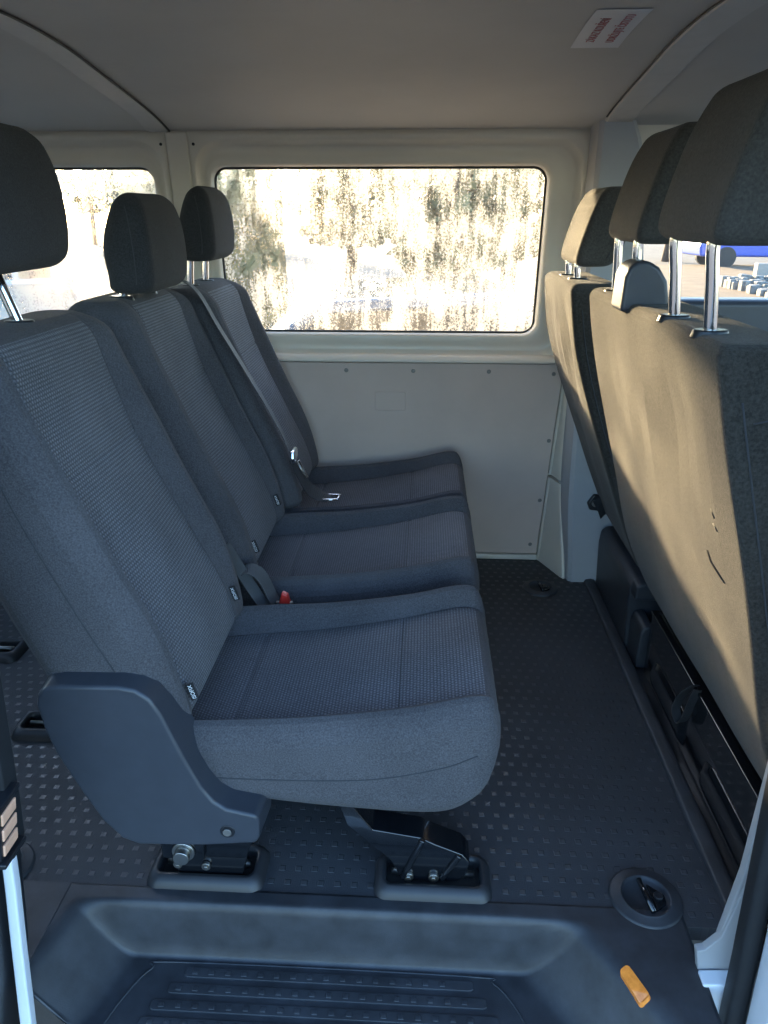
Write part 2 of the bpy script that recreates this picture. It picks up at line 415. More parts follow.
# window bays: flange, rounded step, recess, pane
def rrect(x0, x1, z0, z1, r, n=9, m=10):
    pts = []
    cs = [(x1-r, z1-r, 0), (x0+r, z1-r, 90), (x0+r, z0+r, 180), (x1-r, z0+r, 270)]
    for ci, (cx, cz, a) in enumerate(cs):
        for k in range(n): th = R(a+90*k/(n-1)); pts.append((cx+r*math.cos(th), cz+r*math.sin(th)))
        nxc = cs[(ci+1) % 4]; th = R(a+90); e = (cx+r*math.cos(th), cz+r*math.sin(th)); f = (nxc[0]+r*math.cos(th), nxc[1]+r*math.sin(th))
        for k in range(1, m): pts.append((e[0]+(f[0]-e[0])*k/m, e[1]+(f[1]-e[1])*k/m))
    return pts
def bay(name, idx, bext, wext, glass):
    bx, bz, wx, wz = bext[:2], bext[2:], wext[:2], wext[2:]
    bm = bmesh.new()
    rings = [(bx[0], bx[1], bz[0], bz[1], 0.002, 0.0)]
    def lerp(f): return (bx[0]+(wx[0]-bx[0])*f, bx[1]+(wx[1]-bx[1])*f, bz[0]+(wz[0]-bz[0])*f, bz[1]+(wz[1]-bz[1])*f)
    for f, r, d in ((0.22, 0.075, 0.0), (0.27, 0.075, 0.003), (0.38, 0.072, 0.016), (0.44, 0.07, 0.019), (0.62, 0.062, 0.019), (0.68, 0.055, 0.017), (0.86, 0.048, 0.017), (0.94, 0.045, 0.020), (0.985, 0.040, 0.040), (1.0, 0.038, 0.048)):
        rings.append(lerp(f)+(r, d))
    V = []
    for x0, x1, z0, z1, r, d in rings:
        V.append([bm.verts.new((x, wy(max(z, 0.661))+d, z)) for x, z in rrect(x0, x1, z0, z1, r)])
    n = len(V[0])
    for A, B in zip(V, V[1:]):
        for k in range(n): bm.faces.new((A[k], A[(k+1) % n], B[(k+1) % n], B[k])).smooth = True
    o = struct(name, bm, M['paint'], smooth=True)
    s = o.modifiers.new('t', 'SOLIDIFY'); s.thickness = 0.006; s.offset = 1
    # pane with an inner misted face
    bm = bmesh.new(); pts = rrect(wx[0]-0.003, wx[1]+0.003, wz[0]-0.003, wz[1]+0.003, 0.036)
    A = [bm.verts.new((x, wy(z)+0.049, z)) for x, z in pts]; B = [bm.verts.new((x, wy(z)+0.054, z)) for x, z in pts]
    bm.faces.new(A); bm.faces.new(B).material_index = 1
    for k in range(n): bm.faces.new((A[k], A[(k+1) % n], B[(k+1) % n], B[k])).material_index = 1
    p = struct('window_%d' % idx, bm, [glass, M['clear']])
    # rubber gasket
    bm = bmesh.new(); tube(bm, [(x, wy(z)+0.045, z) for x, z in rrect(wx[0]+0.001, wx[1]-0.001, wz[0]+0.001, wz[1]-0.001, 0.037)], 0.0042, 8, closed=True)
    mesh('gasket', bm, M['rubber'], p, smooth=True)
    return p
bay('wall_left_upper', 1, (-0.665, 0.462, 0.667, 1.306), (-0.612, 0.338, 0.752, 1.218), M['mist'])
bay('wall_left_rear', 2, (-1.86, -0.727, 0.667, 1.306), (-1.80, -0.785, 0.752, 1.218), M['mist_fine'])
bm = bmesh.new()
prism(bm, [(wy(0.667)-0.002, 0.667), (wy(1.306)-0.004, 1.306), (2.40, 1.306), (2.40, 0.667)], 'x', -0.727, -0.665)
struct('trim_4', bm, M['paint'], bevel=0.006)
bm = bmesh.new(); box(bm, XR, -1.86, 2.25, 2.40, 0.667, 1.306); struct('wall_left_corner', bm, M['paint'])
# sill lip under the windows
bm = bmesh.new(); prism(bm, [(2.292, 0.668), (2.292, 0.676), (2.302, 0.688), (2.32, 0.692), (2.33, 0.668)], 'x', -1.9, 0.435)
struct('trim_5', bm, M['paint'], bevel=0.004)
# pin holes and clips in the window flange
for hx in (-0.650, -0.742):
    bm = bmesh.new(); disc(bm, (hx, wy(1.275)-0.001, 1.275), (0, 1, 0), 0.0042, 0.003, 12)
    props(mesh('trim_hole', bm, M['hole']), kind='structure')

# hardboard lining with its screws
bm = bmesh.new(); prism(bm, [(-1.85, 0.02), (0.398, 0.02), (0.432, 0.62), (0.428, 0.652), (0.41, 0.664), (-1.85, 0.664)], 'y', 2.3215, 2.310)
pan = struct('wall_left_panel', bm, M['board'], bevel=0.002)
for sx, sz in ((0.405, 0.635), (0.205, 0.64), (-0.03, 0.64), (-0.24, 0.64), (0.408, 0.42), (0.395, 0.215), (0.375, 0.055), (0.1, 0.055)):
    bm = bmesh.new(); disc(bm, (sx, 2.3105, sz), (0, -1, 0), 0.0065, 0.003, 14); mesh('screw', bm, M['screw'], pan, smooth=False, bevel=0.0015)
bm = bmesh.new(); box(bm, -1.85, 0.40, 2.300, 2.322, 0.0, 0.018); struct('baseboard_left', bm, M['paint'], bevel=0.004)
# blind cap in the lining
bm = bmesh.new(); prism(bm, rrect(-0.150, -0.052, 0.513, 0.573, 0.008, 5, 2), 'y', 2.3105, 2.3065)
o = mesh('socket_cover', bm, M['board'], bevel=0.0015)
props(o, 'small grey rounded rectangular blanking cover on the wall lining below the window', 'cover')

# door pillar on the far side, grey trim
bm = bmesh.new()
def pil(z, e): # section at height z
    yf = crom([(0.0, 2.145), (0.35, 2.165), (0.7, 2.205), (1.0, 2.225), (1.335, 2.20)], z)[0]
    x0 = crom([(0.0, 0.478), (0.3, 0.458), (0.6, 0.459), (1.0, 0.455), (1.335, 0.450)], z)[0]
    x1 = crom([(0.0, 0.66), (0.7, 0.64), (1.1, 0.60), (1.25, 0.575), (1.335, 0.540)], z)[0]
    yb = 2.40
    return [(x0-0.03, yb, z), (x0-0.012, yf+0.055, z), (x0, yf+0.008, z), (x0+0.012, yf, z), (x1-0.012, yf, z), (x1, yf+0.012, z), (x1, yb, z)]
V = [[bm.verts.new(p) for p in pil(z, 0)] for z in [0.0+1.335*k/24 for k in range(25)]]
for A, B in zip(V, V[1:]):
    for k in range(7): bm.faces.new((A[k], A[(k+1) % 7], B[(k+1) % 7], B[k])).smooth = True
bm.faces.new(V[0][::-1]); bm.faces.new(V[-1])
struct('trim_6', bm, M['pillar'])
# pale flange beside the pillar (upper and lower piece)
for nm, zz in (('trim_7', [0.665, 0.6, 0.5, 0.4, 0.31]), ('trim_8', [0.30, 0.2, 0.1, 0.0])):
    bm = bmesh.new(); V = []
    for z in zz:
        x0 = crom([(0.0, 0.399), (0.3, 0.415), (0.62, 0.434), (0.67, 0.437)], z)[0]
        x1 = crom([(0.0, 0.470), (0.1, 0.463), (0.3, 0.450), (0.67, 0.452)], z)[0]
        yb = crom([(0.0, 2.165), (0.1, 2.19), (0.3, 2.235), (0.67, 2.275)], z)[0]
        V.append([bm.verts.new(p) for p in ((x0, 2.325, z), (x0, 2.300, z), (x0+0.006, 2.296, z), (x1-0.014, yb+0.012, z), (x1-0.006, yb, z), (x1+0.002, yb, z), (x1+0.002, 2.325, z))])
    for A, B in zip(V, V[1:]):
        for k in range(7): bm.faces.new((A[k], A[(k+1) % 7], B[(k+1) % 7], B[k]))
    bm.faces.new(V[0]); bm.faces.new(V[-1])
    struct(nm, bm, M['paint'], bevel=0.002)
# cab door on the far side: lower wall, window surround, clear pane
bm = bmesh.new(); box(bm, 0.60, XF, 2.30, 2.40, -0.03, 0.86); struct('wall_left_cab', bm, M['plastic'], bevel=0.02)
bm = bmesh.new(); box(bm, 0.50, XF, 2.24, 2.34, 1.20, 1.40); box(bm, 1.66, XF, 2.24, 2.34, 0.86, 1.24); struct('trim_9', bm, M['paint'])
bm = bmesh.new(); box(bm, 0.62, 1.66, 2.33, 2.335, 0.86, 1.24); struct('window_3', bm, M['clear'])

# roof lining: one curved sheet, with hoop trims
CE = [(0.60, 1.285), (0.66, 1.318), (0.85, 1.363), (1.06, 1.392), (1.28, 1.407), (1.47, 1.412), (1.66, 1.403), (1.84, 1.380), (2.06, 1.350), (2.18, 1.329), (2.285, 1.303)]
def cz(y): return crom(CE, y)[0]
ys = [0.60+(2.285-0.60)*k/60 for k in range(61)]
bm = bmesh.new(); V = []
for y in ys: V.append([bm.verts.new((x, y, cz(y))) for x in (XR, -1.3, -0.72, 0.0, 0.47, 1.0, XF)])
for A, B in zip(V, V[1:]):
    for k in range(6): bm.faces.new((A[k], A[k+1], B[k+1], B[k])).smooth = True
o = struct('ceiling', bm, M['headliner'], smooth=True); so = o.modifiers.new('t', 'SOLIDIFY'); so.thickness = 0.03; so.offset = 1
def hoop(name, x0, x1, drop, m, ya=0.62, yb=2.275):
    bm = bmesh.new(); V = []
    yy = [ya+(yb-ya)*k/50 for k in range(51)]
    for y in yy:
        z = cz(y)
        V.append([bm.verts.new(p) for p in ((x0, y, z+0.004), (x0, y, z-drop*0.5), (x0+0.004, y, z-drop), (x1-0.004, y, z-drop), (x1, y, z-drop*0.5), (x1, y, z+0.004))])
    for A, B in zip(V, V[1:]):
        for k in range(6): bm.faces.new((A[k], A[(k+1) % 6], B[(k+1) % 6], B[k])).smooth = True
    bm.faces.new(V[0]); bm.faces.new(V[-1]); return struct(name, bm, m)
hoop('trim_10', -0.775, -0.715, 0.005, M['bow'])
hoop('trim_11', 0.462, 0.535, 0.006, M['bow'], 0.62, 2.21)
bm = bmesh.new(); tube(bm, [(-0.713, y, cz(y)-0.003) for y in ys[2:-1]], 0.0028, 6); struct('trim_12', bm, M['rubber'], smooth=True)
bm = bmesh.new(); tube(bm, [(0.460, y, cz(y)-0.003) for y in ys[2:-4]], 0.0022, 6); struct('trim_13', bm, M['rubber'], smooth=True)
# shut line above the windows
bm = bmesh.new(); box(bm, XR, 0.45, 2.262, 2.40, 1.300, 1.335); struct('trim_14', bm, M['paint'], bevel=0.005)

# rear end with tailgate window, near side behind the sliding door, front bulkhead: they shade and light the cabin
bm = bmesh.new(); box(bm, XR-0.06, XR, 0.60, 2.40, -0.03, 0.72); box(bm, XR-0.06, XR, 0.60, 0.78, 0.72, 1.33); box(bm, XR-0.06, XR, 2.20, 2.40, 0.72, 1.33); box(bm, XR-0.06, XR, 0.78, 2.20, 1.24, 1.40)
struct('wall_rear', bm, M['paint'])
bm = bmesh.new(); box(bm, XR-0.035, XR-0.03, 0.78, 2.20, 0.72, 1.24); struct('window_4', bm, M['clear'])
bm = bmesh.new(); box(bm, XR, -0.78, 0.60, 0.66, -0.2, 0.72); box(bm, XR, -0.78, 0.60, 0.66, 1.22, 1.31); box(bm, XR, -1.85, 0.60, 0.66, 0.72, 1.22); box(bm, -0.86, -0.78, 0.60, 0.66, 0.72, 1.22)
struct('wall_right', bm, M['paint'])
bm = bmesh.new(); box(bm, -1.85, -0.86, 0.625, 0.63, 0.72, 1.22); struct('window_5', bm, M['clear'])
bm = bmesh.new(); box(bm, XF, XF+0.08, 0.60, 2.40, -0.03, 0.80); struct('wall_front', bm, M['plastic_black'])

# near-side pillar ahead of the door opening (bottom right of the view)
def slab(name, pts, m, parent=None, bevel=0.003):
    """pts: list of (z, x0, x1, y0, y1) sections up a leaning post"""
    bm = bmesh.new(); V = [[bm.verts.new(p) for p in ((x0, y0, z), (x1, y0, z), (x1, y1, z), (x0, y1, z))] for z, x0, x1, y0, y1 in pts]
    for A, B in zip(V, V[1:]):
        for k in range(4): bm.faces.new((A[k], A[(k+1) % 4], B[(k+1) % 4], B[k]))
    bm.faces.new(V[0]); bm.faces.new(V[-1]); return mesh(name, bm, m, parent, bevel=bevel)
o = props(slab('trim_15', [(-0.02, 0.462, 0.52, 0.832, 0.846), (0.20, 0.485, 0.53, 0.832, 0.85), (0.50, 0.478, 0.53, 0.815, 0.83), (0.9, 0.455, 0.52, 0.77, 0.79), (1.31, 0.41, 0.50, 0.66, 0.70)], M['pillar']), kind='structure')
bm = bmesh.new(); prism(bm, [(0.440, 0.042), (0.452, 0.046), (0.472, 0.075), (0.492, 0.20), (0.50, 0.20), (0.50, -0.02), (0.455, -0.02), (0.448, 0.0)], 'y', 0.828, 0.842)
struct('trim_16', bm, M['pillar'], bevel=0.002)
bm = bmesh.new(); prism(bm, [(0.446, 0.006), (0.50, 0.010), (0.52, -0.20), (0.476, -0.20)], 'y', 0.80, 0.826)
struct('trim_17', bm, M['paint_white'], bevel=0.003)
props(slab('trim_18', [(-0.22, 0.480, 0.512, 0.765, 0.80), (0.09, 0.472, 0.500, 0.765, 0.80), (0.26, 0.466, 0.492, 0.765, 0.80), (0.5, 0.452, 0.478, 0.755, 0.79), (0.9, 0.425, 0.455, 0.715, 0.75), (1.29, 0.38, 0.41, 0.63, 0.66)], M['rubber'], bevel=0.008), kind='structure')
props(slab('trim_19', [(-0.22, 0.500, 0.60, 0.70, 0.76), (0.25, 0.485, 0.60, 0.70, 0.76), (0.9, 0.45, 0.60, 0.66, 0.72), (1.29, 0.40, 0.60, 0.60, 0.66)], M['paint_white'], bevel=0.01), kind='structure')
bm = bmesh.new(); box(bm, 0.497, 0.55, 0.68, 0.70, -0.02, 0.06); o = mesh('latch_block', bm, M['plastic_black'], bevel=0.008)
props(o, 'black plastic latch block low on the white door pillar at the right edge', 'latch')
# near-side pillar behind the door opening (bottom left of the view)
props(slab('trim_20', [(-0.45, -0.690, -0.668, 0.735, 0.752), (-0.22, -0.636, -0.614, 0.735, 0.752), (-0.09, -0.608, -0.589, 0.735, 0.752), (0.10, -0.587, -0.570, 0.735, 0.752), (0.22, -0.573, -0.557, 0.735, 0.752), (0.268, -0.568, -0.553, 0.735, 0.752)], M['paint_white'], bevel=0.003), kind='structure')
props(slab('trim_21', [(-0.22, -0.78, -0.655, 0.70, 0.80), (0.05, -0.78, -0.600, 0.70, 0.80), (0.30, -0.78, -0.570, 0.70, 0.80), (0.60, -0.78, -0.545, 0.69, 0.79), (0.95, -0.78, -0.545, 0.67, 0.75), (1.31, -0.80, -0.60, 0.60, 0.67)], M['plastic_black'], bevel=0.006), kind='structure')
props(slab('trim_22', [(0.27, -0.572, -0.550, 0.738, 0.772), (0.34, -0.568, -0.543, 0.738, 0.772), (0.60, -0.556, -0.522, 0.73, 0.765), (0.9, -0.55, -0.525, 0.70, 0.735)], M['rubber'], bevel=0.004), kind='structure')
# sliding-door contact plate
cp = empty('contact_plate', (-0.547, 0.735, 0.34), 'black door contact plate with three brass contacts on the left door pillar', 'contact plate')
bm = bmesh.new(); prism(bm, [(-0.580, 0.300), (-0.544, 0.300), (-0.532, 0.385), (-0.580, 0.385)], 'y', 0.705, 0.750); mesh('housing', bm, M['plastic_black'], cp, bevel=0.003)
bm = bmesh.new(); prism(bm, [(-0.580, 0.383), (-0.530, 0.383), (-0.527, 0.394), (-0.580, 0.396)], 'y', 0.702, 0.756); mesh('cap', bm, M['plastic_black'], cp, bevel=0.002)
bm = bmesh.new(); prism(bm, [(-0.570, 0.292), (-0.538, 0.292), (-0.536, 0.300), (-0.570, 0.300)], 'y', 0.702, 0.756); mesh('cap', bm, M['plastic_black'], cp, bevel=0.002)
for k in range(3):
    z = 0.306+k*0.0262; xx = -0.544+(z-0.30)*0.14; bm = bmesh.new(); prism(bm, [(xx-0.004, z), (xx+0.0025, z), (xx+0.0055, z+0.019), (xx-0.004, z+0.019)], 'y', 0.711, 0.745)
    mesh('contact', bm, M['copper'], cp, bevel=0.0015)

# ================================================================== SEATS
def bolster(u, s, z0, z1, pu=0.63):
    a = abs(u)
    up = sm(pu, 0.80, a)*(1-0.35*sm(0.86, 1.0, a))
    return up
def make_back(parent, yc, hw, dx=0.0, ztop=0.945, tags=(), big=0.033, low=0.45, pl=-0.635, pr=0.635):
    tab = [(0.345, hw*0.97, -0.352+dx, -0.505+dx), (0.40, hw, -0.362+dx, -0.555+dx), (0.46, hw, -0.383+dx, -0.578+dx), (0.55, hw, -0.425+dx, -0.612+dx),
           (0.65, hw, -0.470+dx, -0.645+dx), (0.75, hw, -0.510+dx, -0.672+dx), (0.85, hw*0.99, -0.540+dx, -0.690+dx), (0.90, hw*0.975, -0.552+dx, -0.695+dx), (ztop, hw*0.94, -0.563+dx, -0.695+dx)]
    seam = 0.745
    def nu(u): return u*0.635/(pr if u > 0 else -pl) if pl < u < pr else math.copysign(0.635+(abs(u)-(pr if u > 0 else -pl))*0.365/(1-(pr if u > 0 else -pl)), u)
    def relief(u, s):
        u = nu(u)
        h = big*bolster(u, s, 0, 1)*(0.35+0.65*sm(0.95, 0.72, s) if s < 0.95 else 0.35)
        h *= low+(1-low)*sm(0.37, 0.56, s)
        a = abs(u)
        g = -0.004*math.exp(-((a-0.635)/0.02)**2) - (0.0035*math.exp(-((s-seam)/0.006)**2) if a < 0.63 else 0)
        pil = 0.010*math.exp(-(u/0.5)**2)*math.exp(-((s-0.55)/0.12)**2)
        return h+g+pil
    def place(s, u, t): return (t, yc+u, s)
    bm, top = soft(tab, 0.045, 0.05, 0.03, 0.045, place, relief, lambda u, s, on: 1 if on and pl < u < pr and s < ztop-0.012 else 0, ns=60, ntop=64)
    b = mesh('backrest', bm, [M['fabric'], M['woven']], parent)
    for ue in (pl, pr):
        bm = bmesh.new(); tube(bm, [top(ue, 0.385+(ztop-0.05-0.385)*k/50, -0.0004) for k in range(51)], 0.0013, 6); mesh('seam', bm, M['seam'], b, smooth=True)
    bm = bmesh.new(); tube(bm, [top(pl+0.01+(pr-pl-0.02)*k/30, seam, -0.0002) for k in range(31)], 0.0012, 6); mesh('seam', bm, M['seam'], b, smooth=True)
    # side panel seams
    for sg in (-1, 1):
        pts = []
        for k in range(40):
            s = 0.40+0.50*k/39; h_, a, bk = crom(tab, s); pts.append((a+(bk-a)*0.30, yc+sg*(h_+0.0002), s))
        bm = bmesh.new(); tube(bm, pts, 0.0012, 6); mesh('seam', bm, M['seam'], b, smooth=True)
    for sg, zt, txt in tags:
        p = Vector(top((pr if sg > 0 else pl)*1.03, zt, 0.003)); d = (Vector(top((pr if sg > 0 else pl)*1.03, zt+0.02, 0.003))-p).normalized()
        outw = Vector((0.92, -0.1*sg, 0.35)).normalized(); sd = d.cross(outw).normalized()
        bm = bmesh.new()
        ctr = p+outw*0.007
        V = []
        for q in (-1, 1):
            for e, f in ((-1, -1), (1, -1), (1, 1), (-1, 1)):
                V.append(bm.verts.new(ctr+d*0.015*e+outw*0.0065*f+sd*0.001*q))
        for q in ((0, 1, 2, 3), (7, 6, 5, 4), (0, 4, 5, 1), (1, 5, 6, 2), (2, 6, 7, 3), (3, 7, 4, 0)): bm.faces.new([V[i] for i in q])
        tg = mesh('tag', bm, M['tag_black'], b)
        cam_side = sd if sd.y < 0 else -sd
        text('tag_text', txt, 0.0088, ctr+cam_side*0.0012, d, cam_side.cross(d), M['tag_white'], tg)
    return b, top
def make_cushion(parent, yc, hw, x1=0.130, dz=0.0, big=(0.047, 0.030)):
    tab = [(-0.405, hw*0.97, 0.315+dz, 0.235+dz), (-0.33, hw, 0.322+dz, 0.222+dz), (-0.2, hw, 0.336+dz, 0.206+dz), (-0.1, hw, 0.353+dz, 0.198+dz), (-0.01, hw, 0.372+dz, 0.194+dz),
           (0.05, hw, 0.389+dz, 0.199+dz), (0.085, hw*0.99, 0.397+dz, 0.218+dz), (0.115, hw*0.975, 0.396+dz, 0.252+dz), (x1, hw*0.955, 0.388+dz, 0.290+dz)]
    def relief(u, s):
        a = abs(u); f = sm(-0.4, 0.1, s)
        h = (big[0]*(1-f)+big[1]*f)*sm(0.68, 0.86, a)*(1-0.2*sm(0.9, 1.0, a))
        g = -0.0035*math.exp(-((a-0.70)/0.02)**2)
        for sx in (-0.300, -0.028):
            if a < 0.70: g -= 0.003*math.exp(-((s-sx)/0.006)**2)
        return h+g-0.006+0.008*math.exp(-(u/0.5)**2)*math.exp(-((s-0.02)/0.14)**2)
    def place(s, u, t):
        q = (t-0.205-dz)/0.2; return (s, yc+u*(0.965+0.035*min(1, max(0, q*1.6))), t)
    bm, top = soft(tab, 0.040, 0.035, 0.02, 0.030, place, relief, lambda u, s, on: 1 if on and abs(u) < 0.70 and s < 0.112 else 0, ns=56, ntop=60)
    c = mesh('cushion', bm, [M['fabric'], M['woven']], parent)
    for sg in (-1, 1):
        bm = bmesh.new(); tube(bm, [top(sg*0.70, -0.36+(0.105+0.36)*k/40, -0.0003) for k in range(41)], 0.0013, 6); mesh('seam', bm, M['seam'], c, smooth=True)
    for sx in (-0.300, -0.028):
        bm = bmesh.new(); tube(bm, [top(-0.69+1.38*k/30, sx, -0.0002) for k in range(31)], 0.0012, 6); mesh('seam', bm, M['seam'], c, smooth=True)
    for sg in (-1, 1):   # seam along the skirt
        pts = []
        for k in range(40):
            s = -0.36+0.455*k/39; h_, a, bt = crom(tab, s); t = bt+(a-bt)*0.50 + 0.02*sm(-0.1, 0.1, s); pts.append((place(s, sg*(h_+0.0003), t)))
        bm = bmesh.new(); tube(bm, pts, 0.0012, 6); mesh('seam', bm, M['seam'], c, smooth=True)
    return c
def make_headrest(parent, yc, hw, z0, z1, xf, th, lean=0.0, sgn=1, post_z=0.90, post_dx=0.0, gap=0.07, cloth='headcloth', square=False):
    """sgn 1: front faces forward. lean: forward shift per metre of height"""
    H = z1-z0; ln = lambda s: lean*(s-z0)
    if square: rows = [(0, 0.95, -0.010, 0.008), (0.15, 0.99, -0.002, 0.001), (0.45, 1.0, 0.0, 0.0), (0.75, 0.97, -0.004, 0.004), (1.0, 0.90, -0.012, 0.016)]
    else: rows = [(0, 0.90, -0.012, -0.004), (0.15, 0.97, -0.002, 0.002), (0.45, 1.0, 0.0, 0.0), (0.75, 0.95, -0.006, 0.012), (1.0, 0.83, -0.020, 0.030)]
    tab = [(z0+H*f, hw*wf, xf+a+ln(z0+H*f), xf-th+b+ln(z0+H*f)) for f, wf, a, b in rows]
    bm, top = soft(tab, 0.022, 0.014 if square else 0.03, 0.018, 0.016 if square else 0.026, lambda s, u, t: (t-0.18*u*u, yc+u, s), ns=30, ntop=26)
    h = mesh('headrest', bm, M[cloth], parent)
    bm = bmesh.new()
    for sg in (-1, 1):      # seams where front and side panels meet
        b2 = bmesh.new(); pts = []
        for k in range(30):
            s = z0+0.02+(H-0.045)*k/29; w_, a, b_ = crom(tab, s); pts.append((a-0.0290-0.18*w_*w_, yc+sg*(w_+0.0001), s))
        tube(b2, pts, 0.0011, 6); mesh('seam', b2, M['seam'], h, smooth=True)
    bm.free()
    xm = xf-th*(0.82 if square else 0.86)
    for sg in (-1, 1):
        bm = bmesh.new(); yy = yc+sg*gap
        tube(bm, spline([(xm+ln(z0+0.05), yy, z0+0.05), (xm+0.001, yy, z0+0.005), (xm+post_dx*0.45, yy, z0-(z0-post_z)*0.4), (xm+post_dx, yy, post_z)], 6), 0.0085, 14)
        p = mesh('post', bm, M['chrome'], h, smooth=True)
        bm = bmesh.new(); c = Vector((xm+post_dx*0.9, yy, post_z+0.012*0))
        pts = [(c.x+0.026*math.cos(t*math.pi/8), c.y+0.019*math.sin(t*math.pi/8)) for t in range(16)]
        prism(bm, pts, 'z', post_z+0.010, post_z+0.021, [(c.x+(x-c.x)*0.85, c.y+(y-c.y)*0.85) for x, y in pts])
        mesh('post_sleeve', bm, M['plastic_black'], p, bevel=0.002)
    return h

# ---- single seat nearest the door
ss = empty('single_seat', (-0.15, 1.115, 0.0), 'grey cloth single rear seat with plastic side cover, nearest the step', 'seat', )
make_back(ss, 1.115, 0.213, low=0.2, pl=-0.74, pr=0.635, tags=((1, 0.412, 'ISOFIX'), (-1, 0.400, 'ISOFIX')))
make_cushion(ss, 1.120, 0.212, 0.132)
make_headrest(ss, 1.075, 0.157, 1.020, 1.216, -0.556, 0.105, post_z=0.926, post_dx=0.030, gap=0.055)
cov = [(-0.560, 0.435), (-0.556, 0.452), (-0.545, 0.465), (-0.522, 0.471), (-0.43, 0.473), (-0.404, 0.468), (-0.384, 0.452), (-0.370, 0.425), (-0.345, 0.350), (-0.322, 0.290), (-0.305, 0.262), (-0.285, 0.247), (-0.238, 0.236), (-0.234, 0.225), (-0.236, 0.188), (-0.243, 0.178),
       (-0.33, 0.168), (-0.435, 0.164), (-0.462, 0.176), (-0.49, 0.212), (-0.520, 0.280), (-0.545, 0.345), (-0.556, 0.392)]
bm = bmesh.new(); prism(bm, cov, 'y', 0.945, 0.868, [(x+(-0.40-x)*0.03, z+(0.31-z)*0.03) for x, z in cov])
cv = mesh('side_cover', bm, M['plastic'], ss, bevel=0.010, seg=4)
bm = bmesh.new(); disc(bm, (-0.290, 0.871, 0.205), (0, -1, 0), 0.012, 0.004, 20); k = mesh('screw_cap', bm, M['plastic_black'], cv, bevel=0.001)
bm = bmesh.new(); disc(bm, (-0.290, 0.867, 0.205), (0, -1, 0), 0.007, 0.003, 16); mesh('bolt', bm, M['screw'], cv, bevel=0.001)
# seat frame under the cushion, front and rear brackets with bolts
bm = bmesh.new()
for yy in (0.985, 1.255): tube(bm, [(-0.36, yy, 0.195), (0.04, yy, 0.190)], 0.014, 10)
for xx in (-0.34, 0.0): tube(bm, [(xx, 0.985, 0.192), (xx, 1.255, 0.192)], 0.014, 10)
mesh('frame', bm, M['black_metal'], ss, smooth=True)
def bolt(c, par, r=0.009):
    bm = bmesh.new(); disc(bm, c, (0, -1, 0), r, 0.006, 16); disc(bm, (c[0], c[1]-0.006, c[2]), (0, -1, 0), r*0.55, 0.003, 6); mesh('bolt', bm, M['steel'], par, bevel=0.0008)
def front_leg(par, y):
    bm = bmesh.new(); prism(bm, [(-0.10, 0.165), (-0.07, 0.122), (0.012, 0.108), (0.036, 0.095), (0.084, 0.074), (0.098, 0.056), (0.094, 0.030), (0.078, 0.010), (-0.020, 0.010), (-0.040, 0.055), (-0.115, 0.13), (-0.13, 0.185), (-0.10, 0.185)], 'y', y, y+0.05)
    # pressed ribs
    for a, b in (((0.016, 0.106), (-0.018, 0.016)), ((0.080, 0.074), (0.050, 0.018))):
        tube(bm, [(a[0], y-0.001, a[1]), (b[0], y-0.001, b[1])], 0.006, 8)
    l = mesh('leg', bm, M['black_metal'], par, bevel=0.005)
    bolt((-0.008, y, 0.022), l); bolt((0.036, y, 0.022), l); return l
def rear_leg(par, y):
    bm = bmesh.new(); prism(bm, [(-0.435, 0.20), (-0.44, 0.085), (-0.425, 0.060), (-0.415, 0.010), (-0.30, 0.010), (-0.285, 0.075), (-0.255, 0.125), (-0.25, 0.20)], 'y', y, y+0.045)
    prism(bm, [(-0.436, 0.14), (-0.436, 0.060), (-0.362, 0.056), (-0.356, 0.14)], 'y', y-0.012, y)
    l = mesh('leg', bm, M['black_metal'], par, bevel=0.004)
    bm = bmesh.new(); disc(bm, (-0.395, y-0.012, 0.080), (0, -1, 0), 0.020, 0.005, 24); disc(bm, (-0.395, y-0.017, 0.080), (0, -1, 0), 0.014, 0.014, 20); mesh('pivot_bolt', bm, M['steel'], l, bevel=0.0015)
    bolt((-0.412, y-0.001, 0.040), l, 0.008); bolt((-0.362, y-0.001, 0.038), l, 0.008); return l
front_leg(ss, 0.965); front_leg(ss, 1.235); rear_leg(ss, 0.955); rear_leg(ss, 1.235)

# ---- double bench behind it
db = empty('bench_seat', (-0.15, 1.82, 0.0), 'grey cloth double rear seat against the far wall, behind the single seat', 'seat')
make_back(db, 1.612, 0.212, -0.012, 0.940, pl=-0.58, pr=0.665, tags=((1, 0.412, 'ISOFIX'), (-1, 0.405, 'ISOFIX')))
make_back(db, 2.042, 0.208, 0.020, 0.925)
make_cushion(db, 1.615, 0.215, 0.132, 0.0)
make_cushion(db, 2.045, 0.207, 0.132, -0.012)
make_headrest(db, 1.605, 0.128, 0.948, 1.135, -0.528, 0.098, post_z=0.921, post_dx=-0.005)
make_headrest(db, 2.035, 0.118, 0.984, 1.160, -0.520, 0.092, post_z=0.906, post_dx=-0.005)
bm = bmesh.new()
for yy in (1.48, 1.76, 2.16): tube(bm, [(-0.36, yy, 0.195), (0.04, yy, 0.190)], 0.014, 10)
for xx in (-0.34, 0.0): tube(bm, [(xx, 1.48, 0.192), (xx, 2.16, 0.192)], 0.014, 10)
mesh('frame', bm, M['black_metal'], db, smooth=True)
front_leg(db, 1.46); front_leg(db, 2.14); rear_leg(db, 1.46); rear_leg(db, 2.14)

